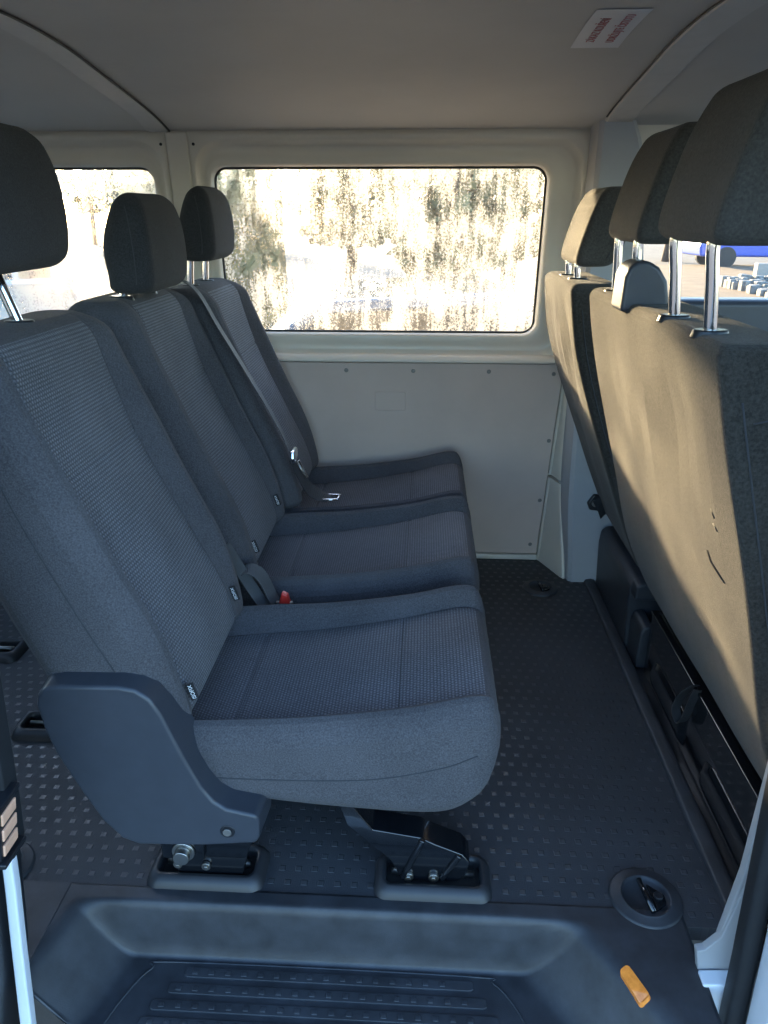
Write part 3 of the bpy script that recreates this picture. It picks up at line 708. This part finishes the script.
# ---- belts of the rear row
bt = empty('seat_belt', (-0.34, 1.82, 0.40), 'grey seat belt with metal tongue hanging between the two far rear seats', 'seat belt')
bm = bmesh.new()
path = spline([(-0.66, 1.845, 0.915), (-0.60, 1.838, 0.947), (-0.550, 1.830, 0.925), (-0.50, 1.822, 0.84), (-0.43, 1.812, 0.72), (-0.365, 1.80, 0.605), (-0.330, 1.795, 0.525)], 6)
ribbon(bm, path, 0.046, (-0.12, 1, -0.05)); mesh('webbing', bm, M['belt'], bt)
bm = bmesh.new()
ribbon(bm, spline([(-0.330, 1.795, 0.520), (-0.312, 1.805, 0.47), (-0.292, 1.825, 0.42), (-0.262, 1.85, 0.392), (-0.235, 1.86, 0.386)], 6), [0.04]*12+[0.045]*13, (0.3, 1, 0)); mesh('lower_webbing', bm, M['belt_dark'], bt)
tn = Vector((-0.326, 1.785, 0.520))
bm = bmesh.new(); prism(bm, [(tn.y-0.030, tn.z+0.004), (tn.y-0.024, tn.z+0.022), (tn.y+0.024, tn.z+0.022), (tn.y+0.030, tn.z+0.004), (tn.y+0.018, tn.z-0.012), (tn.y-0.018, tn.z-0.012)], 'x', tn.x-0.004, tn.x+0.008)
tg = mesh('tongue', bm, M['chrome'], bt, bevel=0.003)
bm = bmesh.new(); ox, oy, oz = tn.x+0.010, tn.y+0.008, tn.z-0.010
tube(bm, [(ox, oy-0.008, oz), (ox+0.020, oy-0.004, oz-0.045), (ox+0.022, oy+0.008, oz-0.047), (ox+0.002, oy+0.008, oz-0.002)], 0.0026, 8, closed=True); mesh('tongue_blade', bm, M['steel'], tg, smooth=True)
bm = bmesh.new(); zz = 0.386; tube(bm, [(-0.268, 1.833, zz), (-0.222, 1.838, zz+0.001), (-0.218, 1.872, zz+0.001), (-0.258, 1.876, zz)], 0.0035, 8, closed=True); mesh('buckle_frame', bm, M['chrome'], bt, smooth=True)

bk = empty('belt_buckle_strap', (-0.34, 1.36, 0.34), 'grey webbing buckle strap between the near single seat and the middle seat', 'belt strap')
bm = bmesh.new(); ribbon(bm, spline([(-0.395, 1.352, 0.470), (-0.370, 1.352, 0.420), (-0.345, 1.350, 0.375), (-0.318, 1.350, 0.325)], 6), 0.030, (0.3, 1, 0.4), 0.002); mesh('webbing', bm, M['belt'], bk)
bm = bmesh.new(); ribbon(bm, spline([(-0.375, 1.360, 0.405), (-0.350, 1.365, 0.412), (-0.325, 1.362, 0.395), (-0.300, 1.360, 0.335)], 6), 0.036, (0.2, 1, 0.2), 0.002); mesh('webbing', bm, M['belt'], bk)
rb = empty('belt_buckle', (-0.275, 1.355, 0.33), 'black belt buckle with red button beside the near seat cushion', 'belt buckle')
bm = bmesh.new(); box(bm, -0.300, -0.262, 1.348, 1.364, 0.28, 0.342); mesh('body', bm, M['plastic_black'], rb, bevel=0.004)
bm = bmesh.new(); prism(bm, [(-0.292, 0.340), (-0.268, 0.340), (-0.272, 0.360), (-0.284, 0.366)], 'y', 1.348, 1.364); mesh('button', bm, M['red'], rb, bevel=0.003)
# ---- front row
def make_front_back(parent, yc, hw, rear, thick=0.125, seed=1):
    tab = [(z, hw*wf, x+thick, x) for z, x, wf in rear]
    rnd = random.Random(seed); wr = [(rnd.uniform(-0.8, 0.8), rnd.uniform(0.35, 0.9), rnd.uniform(-0.5, 0.5)) for _ in range(5)]
    def place(s, u, t):
        k = (crom(tab, s)[2]-t)           # 0 at the rear face
        dent = 0.0
        if k > -0.01:
            dent = 0.010*math.exp(-((u/hw+0.35)/0.28)**2)*math.exp(-((s-0.80)/0.10)**2) + 0.006*math.exp(-((u/hw-0.1-(0.8-s)*0.8)/0.08)**2)*sm(0.45, 0.6, s)*sm(0.95, 0.8, s)
            dent += 0.004*math.sin(7*u/hw+5*s)*math.sin(9*s+1)
        return (t+dent, yc+u, s)
    bm, top = soft(tab, 0.05, 0.013, 0.02, 0.022, place, ns=56, ntop=40)
    b = mesh('backrest', bm, [M['backcloth']], parent)
    for sg in (-1, 1):
        pts = []
        for k in range(40):
            s = 0.26+0.63*k/39; h_, a, bk = crom(tab, s); pts.append((bk+0.022, yc+sg*(h_+0.0003), s))
        b2 = bmesh.new(); tube(b2, pts, 0.0013, 6); mesh('seam', b2, M['seam'], b, smooth=True)
        s = 0.865; h_, a, bk = crom(tab, s); b2 = bmesh.new(); tube(b2, [(bk+0.032, yc+sg*(h_+0.0003), s), (a-0.04, yc+sg*(h_+0.0003), s+0.012)], 0.0012, 6); mesh('seam', b2, M['seam'], b, smooth=True)
    return b
PR = [(0.190, 0.598, 0.99), (0.259, 0.557, 1.0), (0.392, 0.497, 1.0), (0.567, 0.444, 1.0), (0.708, 0.405, 0.99), (0.862, 0.364, 0.965), (0.955, 0.343, 0.935)]
pb = empty('passenger_bench', (0.80, 1.27, 0.0), 'wide double front passenger seat, its sunlit tan felt back towards the cabin', 'seat')
make_front_back(pb, 1.268, 0.402, PR).name = 'felt_back'
make_headrest(pb, 1.075, 0.128, 1.062, 1.262, 0.452, 0.115, lean=0.24, post_z=0.938, post_dx=0.016, gap=0.075, cloth='headfelt', square=True)
make_headrest(pb, 1.485, 0.118, 1.048, 1.238, 0.462, 0.105, lean=0.24, post_z=0.936, post_dx=0.006, gap=0.07, cloth='headfelt', square=True)
# belt outlet on the top edge between the headrests
bm = bmesh.new(); prism(bm, [(0.336, 0.940), (0.338, 0.998), (0.344, 1.014), (0.356, 1.024), (0.374, 1.025), (0.394, 1.014), (0.410, 0.992), (0.416, 0.965), (0.417, 0.940)], 'y', 1.325, 1.402)
bg_ = mesh('belt_guide', bm, M['plastic'], pb, bevel=0.008, seg=3)
def front_cushion(par, yc, hw):
    tab = [(0.66, hw*0.96, 0.37, 0.27), (0.75, hw, 0.39, 0.265), (0.95, hw, 0.42, 0.265), (1.08, hw*0.98, 0.42, 0.28), (1.13, hw*0.94, 0.39, 0.31)]
    bm, top = soft(tab, 0.04, 0.03, 0.02, 0.03, lambda s, u, t: (s, yc+u, t), ns=24, ntop=24); mesh('cushion', bm, M['fabric'], par)
front_cushion(pb, 1.268, 0.40)
DR = [(0.225, 0.578, 0.98), (0.262, 0.560, 1.0), (0.456, 0.482, 1.0), (0.639, 0.408, 1.0), (0.784, 0.362, 1.0), (0.88, 0.343, 0.98), (0.948, 0.333, 0.93)]
ds = empty('driver_seat', (0.80, 2.0, 0.0), 'single driver seat by the far door pillar, sunlit tan back and lowered headrest', 'seat')
make_front_back(ds, 1.990, 0.222, DR, seed=3)
make_headrest(ds, 1.985, 0.118, 0.978, 1.155, 0.458, 0.105, lean=0.26, post_z=0.930, post_dx=0.004, gap=0.06, cloth='headfelt', square=True)
front_cushion(ds, 1.99, 0.22)

# seat base under the double passenger seat: pressed black steel
bm = bmesh.new(); box(bm, 0.584, 1.10, 0.86, 1.655, -0.004, 0.180); bs = mesh('base', bm, M['black_metal'], pb, bevel=0.006)
for y0, y1 in ((1.34, 1.59), (0.98, 1.235)):
    bm = bmesh.new()
    o1 = [(y0, 0.012), (y1-0.03, 0.012), (y1-0.004, 0.022), (y1, 0.050), (y1-0.012, 0.080), (y1-0.05, 0.092), (y0, 0.092)]
    cy, cz_ = (y0+y1)/2, 0.052
    o2 = [(cy+(y-cy)*0.86, cz_+(z-cz_)*0.66) for y, z in o1]
    A = [bm.verts.new((0.5845, y, z)) for y, z in o1]; B = [bm.verts.new((0.573, y, z)) for y, z in o2]; n = len(A)
    for k in range(n): bm.faces.new((A[k], A[(k+1) % n], B[(k+1) % n], B[k]))
    bm.faces.new(B); bm.faces.new(A[::-1]); mesh('pressing', bm, M['black_metal'], bs, bevel=0.004, seg=3)
bm = bmesh.new(); box(bm, 0.580, 0.600, 0.87, 1.65, 0.172, 0.181); mesh('flange', bm, M['black_metal'], bs, bevel=0.002)
bm = bmesh.new(); box(bm, 0.67, 1.10, 1.78, 2.20, -0.004, 0.262); mesh('base', bm, M['black_metal'], ds, bevel=0.006)
# black plastic box in front of the far pillar
tb = empty('plastic_box', (0.60, 1.90, 0.0), 'black plastic storage box with lipped lid at the far end of the aisle', 'box')
bm = bmesh.new(); prism(bm, [(0.563, -0.003), (0.556, 0.15), (0.560, 0.190), (0.575, 0.203), (0.652, 0.210), (0.655, -0.003)], 'y', 1.765, 2.135); mesh('body', bm, M['plastic_dark'], tb, bevel=0.008, seg=3)
bm = bmesh.new(); prism(bm, [(0.560, 0.165), (0.562, 0.205), (0.578, 0.212), (0.652, 0.218), (0.652, 0.165)], 'y', 1.725, 1.772); li = mesh('lid_clip', bm, M['plastic_dark'], tb, bevel=0.006, seg=3)
bm = bmesh.new(); prism(bm, [(0.568, -0.003), (0.568, 0.10), (0.576, 0.118), (0.60, 0.122), (0.60, -0.003)], 'y', 1.668, 1.762); mesh('end_block', bm, M['plastic_dark'], tb, bevel=0.006)
bm = bmesh.new(); box(bm, 0.60, 0.652, 2.02, 2.12, 0.212, 0.235); mesh('catch', bm, M['plastic_dark'], tb, bevel=0.004)
# belt anchor on the far pillar
an = empty('belt_anchor', (0.55, 2.16, 0.28), 'dark belt anchor plate bolted low on the grey far pillar', 'belt anchor')
bm = bmesh.new(); prism(bm, [(0.512, 0.272), (0.530, 0.300), (0.556, 0.296), (0.575, 0.262), (0.552, 0.246), (0.520, 0.250)], 'y', 2.158, 2.142); ap = mesh('plate', bm, M['plastic_black'], an, bevel=0.004)
bm = bmesh.new(); disc(bm, (0.535, 2.142, 0.274), (0, -1, 0), 0.011, 0.008, 20); mesh('bolt', bm, M['steel'], ap, bevel=0.002)
bm = bmesh.new(); ribbon(bm, [(0.540, 2.135, 0.292), (0.556, 2.133, 0.262), (0.562, 2.133, 0.235)], 0.04, (0, 0.3, 1), 0.002); mesh('webbing', bm, M['belt_dark'], an)
# pull strap below the double front seat back
bm = bmesh.new()
ribbon(bm, spline([(0.578, 1.322, 0.188), (0.572, 1.330, 0.175), (0.563, 1.345, 0.145), (0.560, 1.352, 0.105), (0.566, 1.335, 0.085), (0.568, 1.318, 0.110), (0.570, 1.308, 0.150), (0.578, 1.306, 0.188)], 6), 0.020, (1, 0.25, 0.1), 0.0022)
o = mesh('pull_strap', bm, M['belt_dark']); props(o, 'looped black webbing pull strap hanging below the tan seat back', 'strap')

# ================================================================== FLOOR FITTINGS
def tray(x0, x1, y0, y1, label):
    t = empty('anchor_tray', ((x0+x1)/2, (y0+y1)/2, 0.0), label, 'floor anchor', 'seat anchor trays on the floor')
    rings = [(0.0, 0.0, 0.022), (0.004, 0.012, 0.022), (0.013, 0.021, 0.018), (0.019, 0.022, 0.014), (0.021, 0.012, 0.012), (0.022, 0.003, 0.012)]
    bm = bmesh.new(); V = []
    for ins, z, r in rings: V.append([bm.verts.new((x, y, z)) for x, y in rrect(x0+ins, x1-ins, y0+ins, y1-ins, r, 7, 3)])
    n = len(V[0])
    for A, B in zip(V, V[1:]):
        for k in range(n): bm.faces.new((A[k], A[(k+1) % n], B[(k+1) % n], B[k]))
    mesh('bezel', bm, M['tray'], t, smooth=True)
    bm = bmesh.new(); prism(bm, rrect(x0+0.02, x1-0.02, y0+0.02, y1-0.02, 0.012, 7, 3), 'z', 0.0, 0.003); mesh('recess', bm, M['hole'], t)
    bm = bmesh.new(); tube(bm, [(x0+0.03, (y0+y1)/2+0.005, 0.010), (x1-0.03, (y0+y1)/2+0.005, 0.010)], 0.006, 10); mesh('bar', bm, M['steel'], t, smooth=True)
    return t
tray(-0.472, -0.262, 0.930, 1.030, 'dark floor anchor tray holding the rear leg of the near single seat')
tray(-0.068, 0.138, 0.928, 1.028, 'dark floor anchor tray holding the front leg of the near single seat')
tray(-0.915, -0.72, 1.300, 1.395, 'empty floor anchor tray on the mat behind the near seat cover')
tray(-1.19, -1.055, 1.60, 1.70, 'farther empty floor anchor tray at the left edge of the mat')
def ring(x, y, r, label):
    t = empty('lashing_ring', (x, y, 0.0), label, 'lashing point', 'round lashing points in the floor mat')
    bm = bmesh.new(); prof = [(1.0, 0.0005), (0.985, 0.004), (0.93, 0.006), (0.74, 0.0055), (0.70, 0.008), (0.66, 0.0085), (0.625, 0.005), (0.60, 0.001), (0.0, 0.001)]
    V = []; n = 40
    for f, z in prof[:-1]: V.append([bm.verts.new((x+r*f*math.cos(2*math.pi*k/n), y+r*f*math.sin(2*math.pi*k/n), z)) for k in range(n)])
    for A, B in zip(V, V[1:]):
        for k in range(n): bm.faces.new((A[k], A[(k+1) % n], B[(k+1) % n], B[k]))
    bm.faces.new(V[-1]); mesh('bezel', bm, M['step'], t, smooth=True)
    bm = bmesh.new(); tube(bm, [(x-r*0.05, y+r*0.52, 0.007), (x-r*0.02, y, 0.012), (x+r*0.08, y-r*0.52, 0.007)], r*0.085, 10); mesh('bar', bm, M['black_metal'], t, smooth=True)
    bm = bmesh.new(); prism(bm, [(x+r*0.12, y+r*0.40), (x+r*0.52, y+r*0.05), (x+r*0.50, y-r*0.22), (x+r*0.20, y-r*0.45)], 'z', 0.001, 0.007); pl = mesh('plate', bm, M['black_metal'], t, bevel=0.001)
    bm = bmesh.new(); disc(bm, (x+r*0.33, y-r*0.02, 0.007), (0, 0, 1), r*0.13, 0.004, 16); mesh('screw', bm, M['plastic_black'], pl, bevel=0.001)
    return t
ring(0.402, 0.957, 0.062, 'round black lashing point beside the step, nearest the right door pillar')
ring(0.383, 2.095, 0.055, 'round black lashing point at the far end of the aisle by the wall')
ring(-0.748, 0.962, 0.060, 'round black lashing point half hidden by the left door pillar')
# amber reflector on the side of the step
bm = bmesh.new()
c0 = Vector((0.334, 0.826)); c1 = Vector((0.358, 0.776)); d = (c1-c0).normalized(); nn = Vector((-d.y, d.x))
def zr(p): return step_z(p.x, p.y)
pts = []
L_ = (c1-c0).length
V0 = []; V1 = []
for px_, py_ in rrect(0, L_, -0.0095, 0.0095, 0.006, 6, 5):
    p = c0+d*px_+nn*py_; V0.append(bm.verts.new((p.x, p.y, zr(p)-0.004))); q = c0+d*(L_/2+(px_-L_/2)*0.94)+nn*py_*0.85; V1.append(bm.verts.new((q.x-0.003, q.y, zr(q)+0.006)))
n = len(V0)
for k in range(n): bm.faces.new((V0[k], V0[(k+1) % n], V1[(k+1) % n], V1[k]))
bm.faces.new(V1); bm.faces.new(V0[::-1])
o = mesh('reflector', bm, M['orange'], smooth=False); props(o, 'oblong amber reflector set into the right slope of the step', 'reflector')

# ceiling sticker
stk = empty('ceiling_sticker', (0.32, 1.49, 1.405), 'small white sticker with red no-smoking text on the ceiling', 'sticker')
bm = bmesh.new(); A = []; Bv = []
cs = [(0.276, 1.625), (0.372, 1.632), (0.362, 1.385), (0.266, 1.378)]
cs = [(0.272, 1.628), (0.370, 1.628), (0.360, 1.372), (0.280, 1.372)]
def zc_(x, y): return cz(y)-0.0012
g = []
for j in range(13):
    f = j/12; g.append([bm.verts.new((0.276+0.092*i/2, 1.700-0.235*f, zc_(0, 1.700-0.235*f))) for i in range(3)])
for A, B in zip(g, g[1:]):
    for i in range(2): bm.faces.new((A[i], A[i+1], B[i+1], B[i]))
film = mesh('film', bm, M['sticker'], stk); so = film.modifiers.new('t', 'SOLIDIFY'); so.thickness = 0.0006
for body, x, yy, sz in (('ZÁKAZ KOUŘENÍ', 0.306, 1.590, 0.022), ('UDRŽUJTE ČISTOTU', 0.343, 1.580, 0.022)):
    o = text('lettering', body, sz, (x, yy, 0), (0, -1, 0), (-1, 0, 0), M['sticker_red'], stk, stretch=0.85)
    for v in o.data.vertices: v.co.z = cz(v.co.y)-0.0024+(0.0002 if v.co.z > 0 else -0.0002)

# ================================================================== OUTSIDE
GZ = -0.55
bm = bmesh.new(); box(bm, -60, 60, -40, 90, GZ-0.1, GZ); struct('ground', bm, M['asphalt'])
bm = bmesh.new(); prism(bm, [(3, 12.0), (40, 12.0), (40, 26), (3, 26)], 'z', GZ, GZ+0.05); struct('ground_verge', bm, M['sand'])
def tree(x, y, h, r, label, seed):
    t = empty('tree', (x, y, GZ), label, 'tree', 'trees beyond the misted window')
    rnd = random.Random(seed)
    bm = bmesh.new(); tube(bm, [(x, y, GZ), (x+0.1, y, GZ+h*0.3), (x-0.05, y, GZ+h*0.6), (x, y, GZ+h*0.85)], [r*0.09, r*0.07, r*0.05, r*0.02], 10)
    for k in range(9):
        a = rnd.uniform(0, 6.28); z = GZ+h*rnd.uniform(0.3, 0.7); tube(bm, [(x, y, z), (x+math.cos(a)*r*0.4, y+math.sin(a)*r*0.4, z+h*0.08), (x+math.cos(a)*r*0.8, y+math.sin(a)*r*0.8, z+h*0.2)], [r*0.035, r*0.025, r*0.01], 6)
    mesh('trunk', bm, M['bark'], t, smooth=True)
    bm = bmesh.new()
    for k in range(1500):
        a = rnd.uniform(0, 6.28); q = rnd.uniform(0, 1)**0.5; zz = rnd.uniform(0, 1); rr = r*math.sin(math.pi*(0.12+0.83*zz))**0.7*q
        c = Vector((x+math.cos(a)*rr, y+math.sin(a)*rr, GZ+h*(0.22+0.80*zz)))
        s = rnd.uniform(0.08, 0.2); e1 = Vector((rnd.gauss(0, 1), rnd.gauss(0, 1), rnd.gauss(0, 1))).normalized(); e2 = e1.orthogonal().normalized()
        bm.faces.new([bm.verts.new(c+e1*s), bm.verts.new(c+e2*s*0.6), bm.verts.new(c-e1*s), bm.verts.new(c-e2*s*0.6)])
    mesh('foliage', bm, M['leaf'], t); return t
tree(0.30, 10.0, 4.3, 1.1, 'olive leafy tree seen through the right part of the misted window', 1)
tree(1.35, 13.2, 4.4, 1.7, 'olive leafy tree partly hidden by the grey far pillar', 2)
tree(-1.6, 16.5, 4.6, 1.5, 'tree seen through the left part of the misted window', 3)
tree(8.6, 28.5, 4.0, 1.6, 'green tree far beyond the sandy verge, seen past the front headrests', 4)
def car(x, y, ang, paint, label, sc=1.0):
    c = empty('parked_car', (x, y, GZ), label, 'car')
    ca, sa = math.cos(ang), math.sin(ang)
    def T(p): return (x+(p[0]*ca-p[1]*sa)*sc, y+(p[0]*sa+p[1]*ca)*sc, GZ+p[2]*sc)
    side = [(-2.1, 0.35), (-2.15, 0.7), (-2.0, 0.92), (-1.2, 0.98), (-0.6, 1.42), (0.7, 1.48), (1.5, 1.05), (2.05, 0.95), (2.15, 0.6), (2.1, 0.3)]
    def ext(nm, o2, w0, w1, m, par, bv):
        bm = bmesh.new(); prism(bm, o2, 'y', w0, w1); bmesh.ops.transform(bm, matrix=Matrix.Identity(4), verts=bm.verts)
        for v in bm.verts: v.co = Vector(T(v.co))
        return mesh(nm, bm, m, par, bevel=bv, seg=3)
    b = ext('body', side, -0.82, 0.82, paint, c, 0.08*sc)
    ext('side_glass', [(-1.05, 0.98), (-0.52, 1.36), (0.62, 1.41), (1.25, 1.05)], -0.835, 0.835, M['car_glass'], b, 0.01)
    for wx in (-1.3, 1.3):
        for s in (-1, 1):
            bm = bmesh.new(); disc(bm, (wx, s*0.70, 0.32), (0, s, 0), 0.32, 0.16, 24); disc(bm, (wx, s*0.86, 0.32), (0, s, 0), 0.19, 0.01, 20)
            for v in bm.verts: v.co = Vector(T(v.co))
            mesh('wheel', bm, M['rubber'], c, bevel=0.01)
    return c
car(-0.15, 4.9, 0.10, M['car_grey'], 'dark parked car seen low through the misted window', 0.84)
car(10.7, 26.0, 0.05, M['car_blue'], 'blue parked car far away, seen between the front headrest posts')
# low stone wall and kerb stones on the verge
rnd = random.Random(8)
bm = bmesh.new()
for k in range(900):
    xx = rnd.uniform(6.9, 14); yy = rnd.uniform(15.6, 18.5); s = rnd.uniform(0.04, 0.11); box(bm, xx-s, xx+s*rnd.uniform(0.6, 1), yy-s, yy+s, GZ, GZ+0.05+rnd.uniform(0.03, 0.12)+(yy-15.6)*0.06)
props(mesh('gravel_bank', bm, M['stone'], bevel=0.02), 'bank of pale broken stones seen past the front headrests', 'stones', kind='stuff')
bm = bmesh.new(); box(bm, 8.6, 24, 20.6, 20.85, GZ, GZ+0.42)
props(mesh('garden_wall', bm, M['wall_white'], bevel=0.02), 'low pale wall behind the stone bank, seen past the front headrests', 'wall')

# added house blocks low sun from rear side window; hedge fills the view
hs = empty('house', (-6.8, 12, GZ), 'pale rendered house with tiled roof seen through the rear side window, added to shade it', 'house')
bm = bmesh.new(); box(bm, -9.4, -4.30, 9.3, 14.0, GZ, 2.7); hw_ = mesh('wall', bm, M['wall_white'], hs)
bm = bmesh.new(); prism(bm, [(8.9, 2.55), (11.65, 4.6), (14.4, 2.55), (14.4, 2.7), (11.65, 4.8), (8.9, 2.7)], 'x', -9.7, -4.22); mesh('roof', bm, M['roof'], hs)
for wx in (-8.6, -7.0, -5.4):
    bm = bmesh.new(); box(bm, wx, wx+0.9, 9.26, 9.3, 0.3, 1.6); f = mesh('window', bm, M['paint_white'], hs)
    bm = bmesh.new(); box(bm, wx+0.06, wx+0.42, 9.25, 9.27, 0.36, 1.54); box(bm, wx+0.48, wx+0.84, 9.25, 9.27, 0.36, 1.54); mesh('pane', bm, M['car_glass'], f)
for ob in list(COL.objects):
    if ob.type == 'MESH' and (ob.parent == hs or (ob.parent and ob.parent.parent == hs)):
        piv = Vector((-4.27, 9.3, 0)); rot = Matrix.Rotation(R(SUN_AZ), 4, 'Z')
        for v in ob.data.vertices: v.co = rot @ (v.co-piv) + piv
hd = empty('hedge', (-3.2, 10.4, GZ), 'clipped olive hedge beside the house outside the rear side window', 'hedge')
bm = bmesh.new(); box(bm, -4.0, -1.9, 10.1, 10.7, GZ, 1.45); mesh('core', bm, M['leaf'], hd, bevel=0.12)
rnd = random.Random(21); bm = bmesh.new()
for k in range(2200):
    c = Vector((rnd.uniform(-4.02, -1.9), rnd.choice((rnd.uniform(9.98, 10.12), rnd.uniform(10.0, 10.7))), rnd.uniform(GZ+0.1, 1.5))); 
    if c.y > 10.15: c.z = rnd.uniform(1.4, 1.62)
    q = rnd.uniform(0.04, 0.09); e1 = Vector((rnd.gauss(0, 1), rnd.gauss(0, 1), rnd.gauss(0, 1))).normalized(); e2 = e1.orthogonal().normalized()
    bm.faces.new([bm.verts.new(c+e1*q), bm.verts.new(c+e2*q*0.6), bm.verts.new(c-e1*q), bm.verts.new(c-e2*q*0.6)])
mesh('leaves', bm, M['leaf'], hd)

for k, (tx, ty, th_, tr_) in enumerate(((-24.6, 42, 7.4, 1.75), (-21.2, 39.5, 6.8, 1.7), (-18.0, 42, 7.2, 1.7), (-14.9, 39.5, 6.9, 1.6), (-11.8, 42, 6.4, 1.6))):
    t = tree(tx, ty, th_, tr_, 'tree in a far row beyond the house, behind the rear side window', 40+k)
    t['group'] = 'far row of trees'
# small tears in the felt
fb = bpy.data.objects['felt_back']
for pts in (((0.4015, 0.966, 0.722), (0.4028, 0.952, 0.714)), ((0.4065, 0.961, 0.702), (0.4078, 0.947, 0.697)), ((0.4235, 1.008, 0.640), (0.4270, 0.996, 0.627), (0.4290, 0.945, 0.619))):
    bm = bmesh.new(); tube(bm, [(x, y, z) for x, y, z in pts], [0.0024, 0.0018, 0.0009][:len(pts)], 6); [setattr(v, 'co', v.co-Vector((0.0022, 0, 0))) for v in bm.verts]; mesh('tear', bm, M['tag_black'], fb, smooth=True)
fb.name = 'backrest'
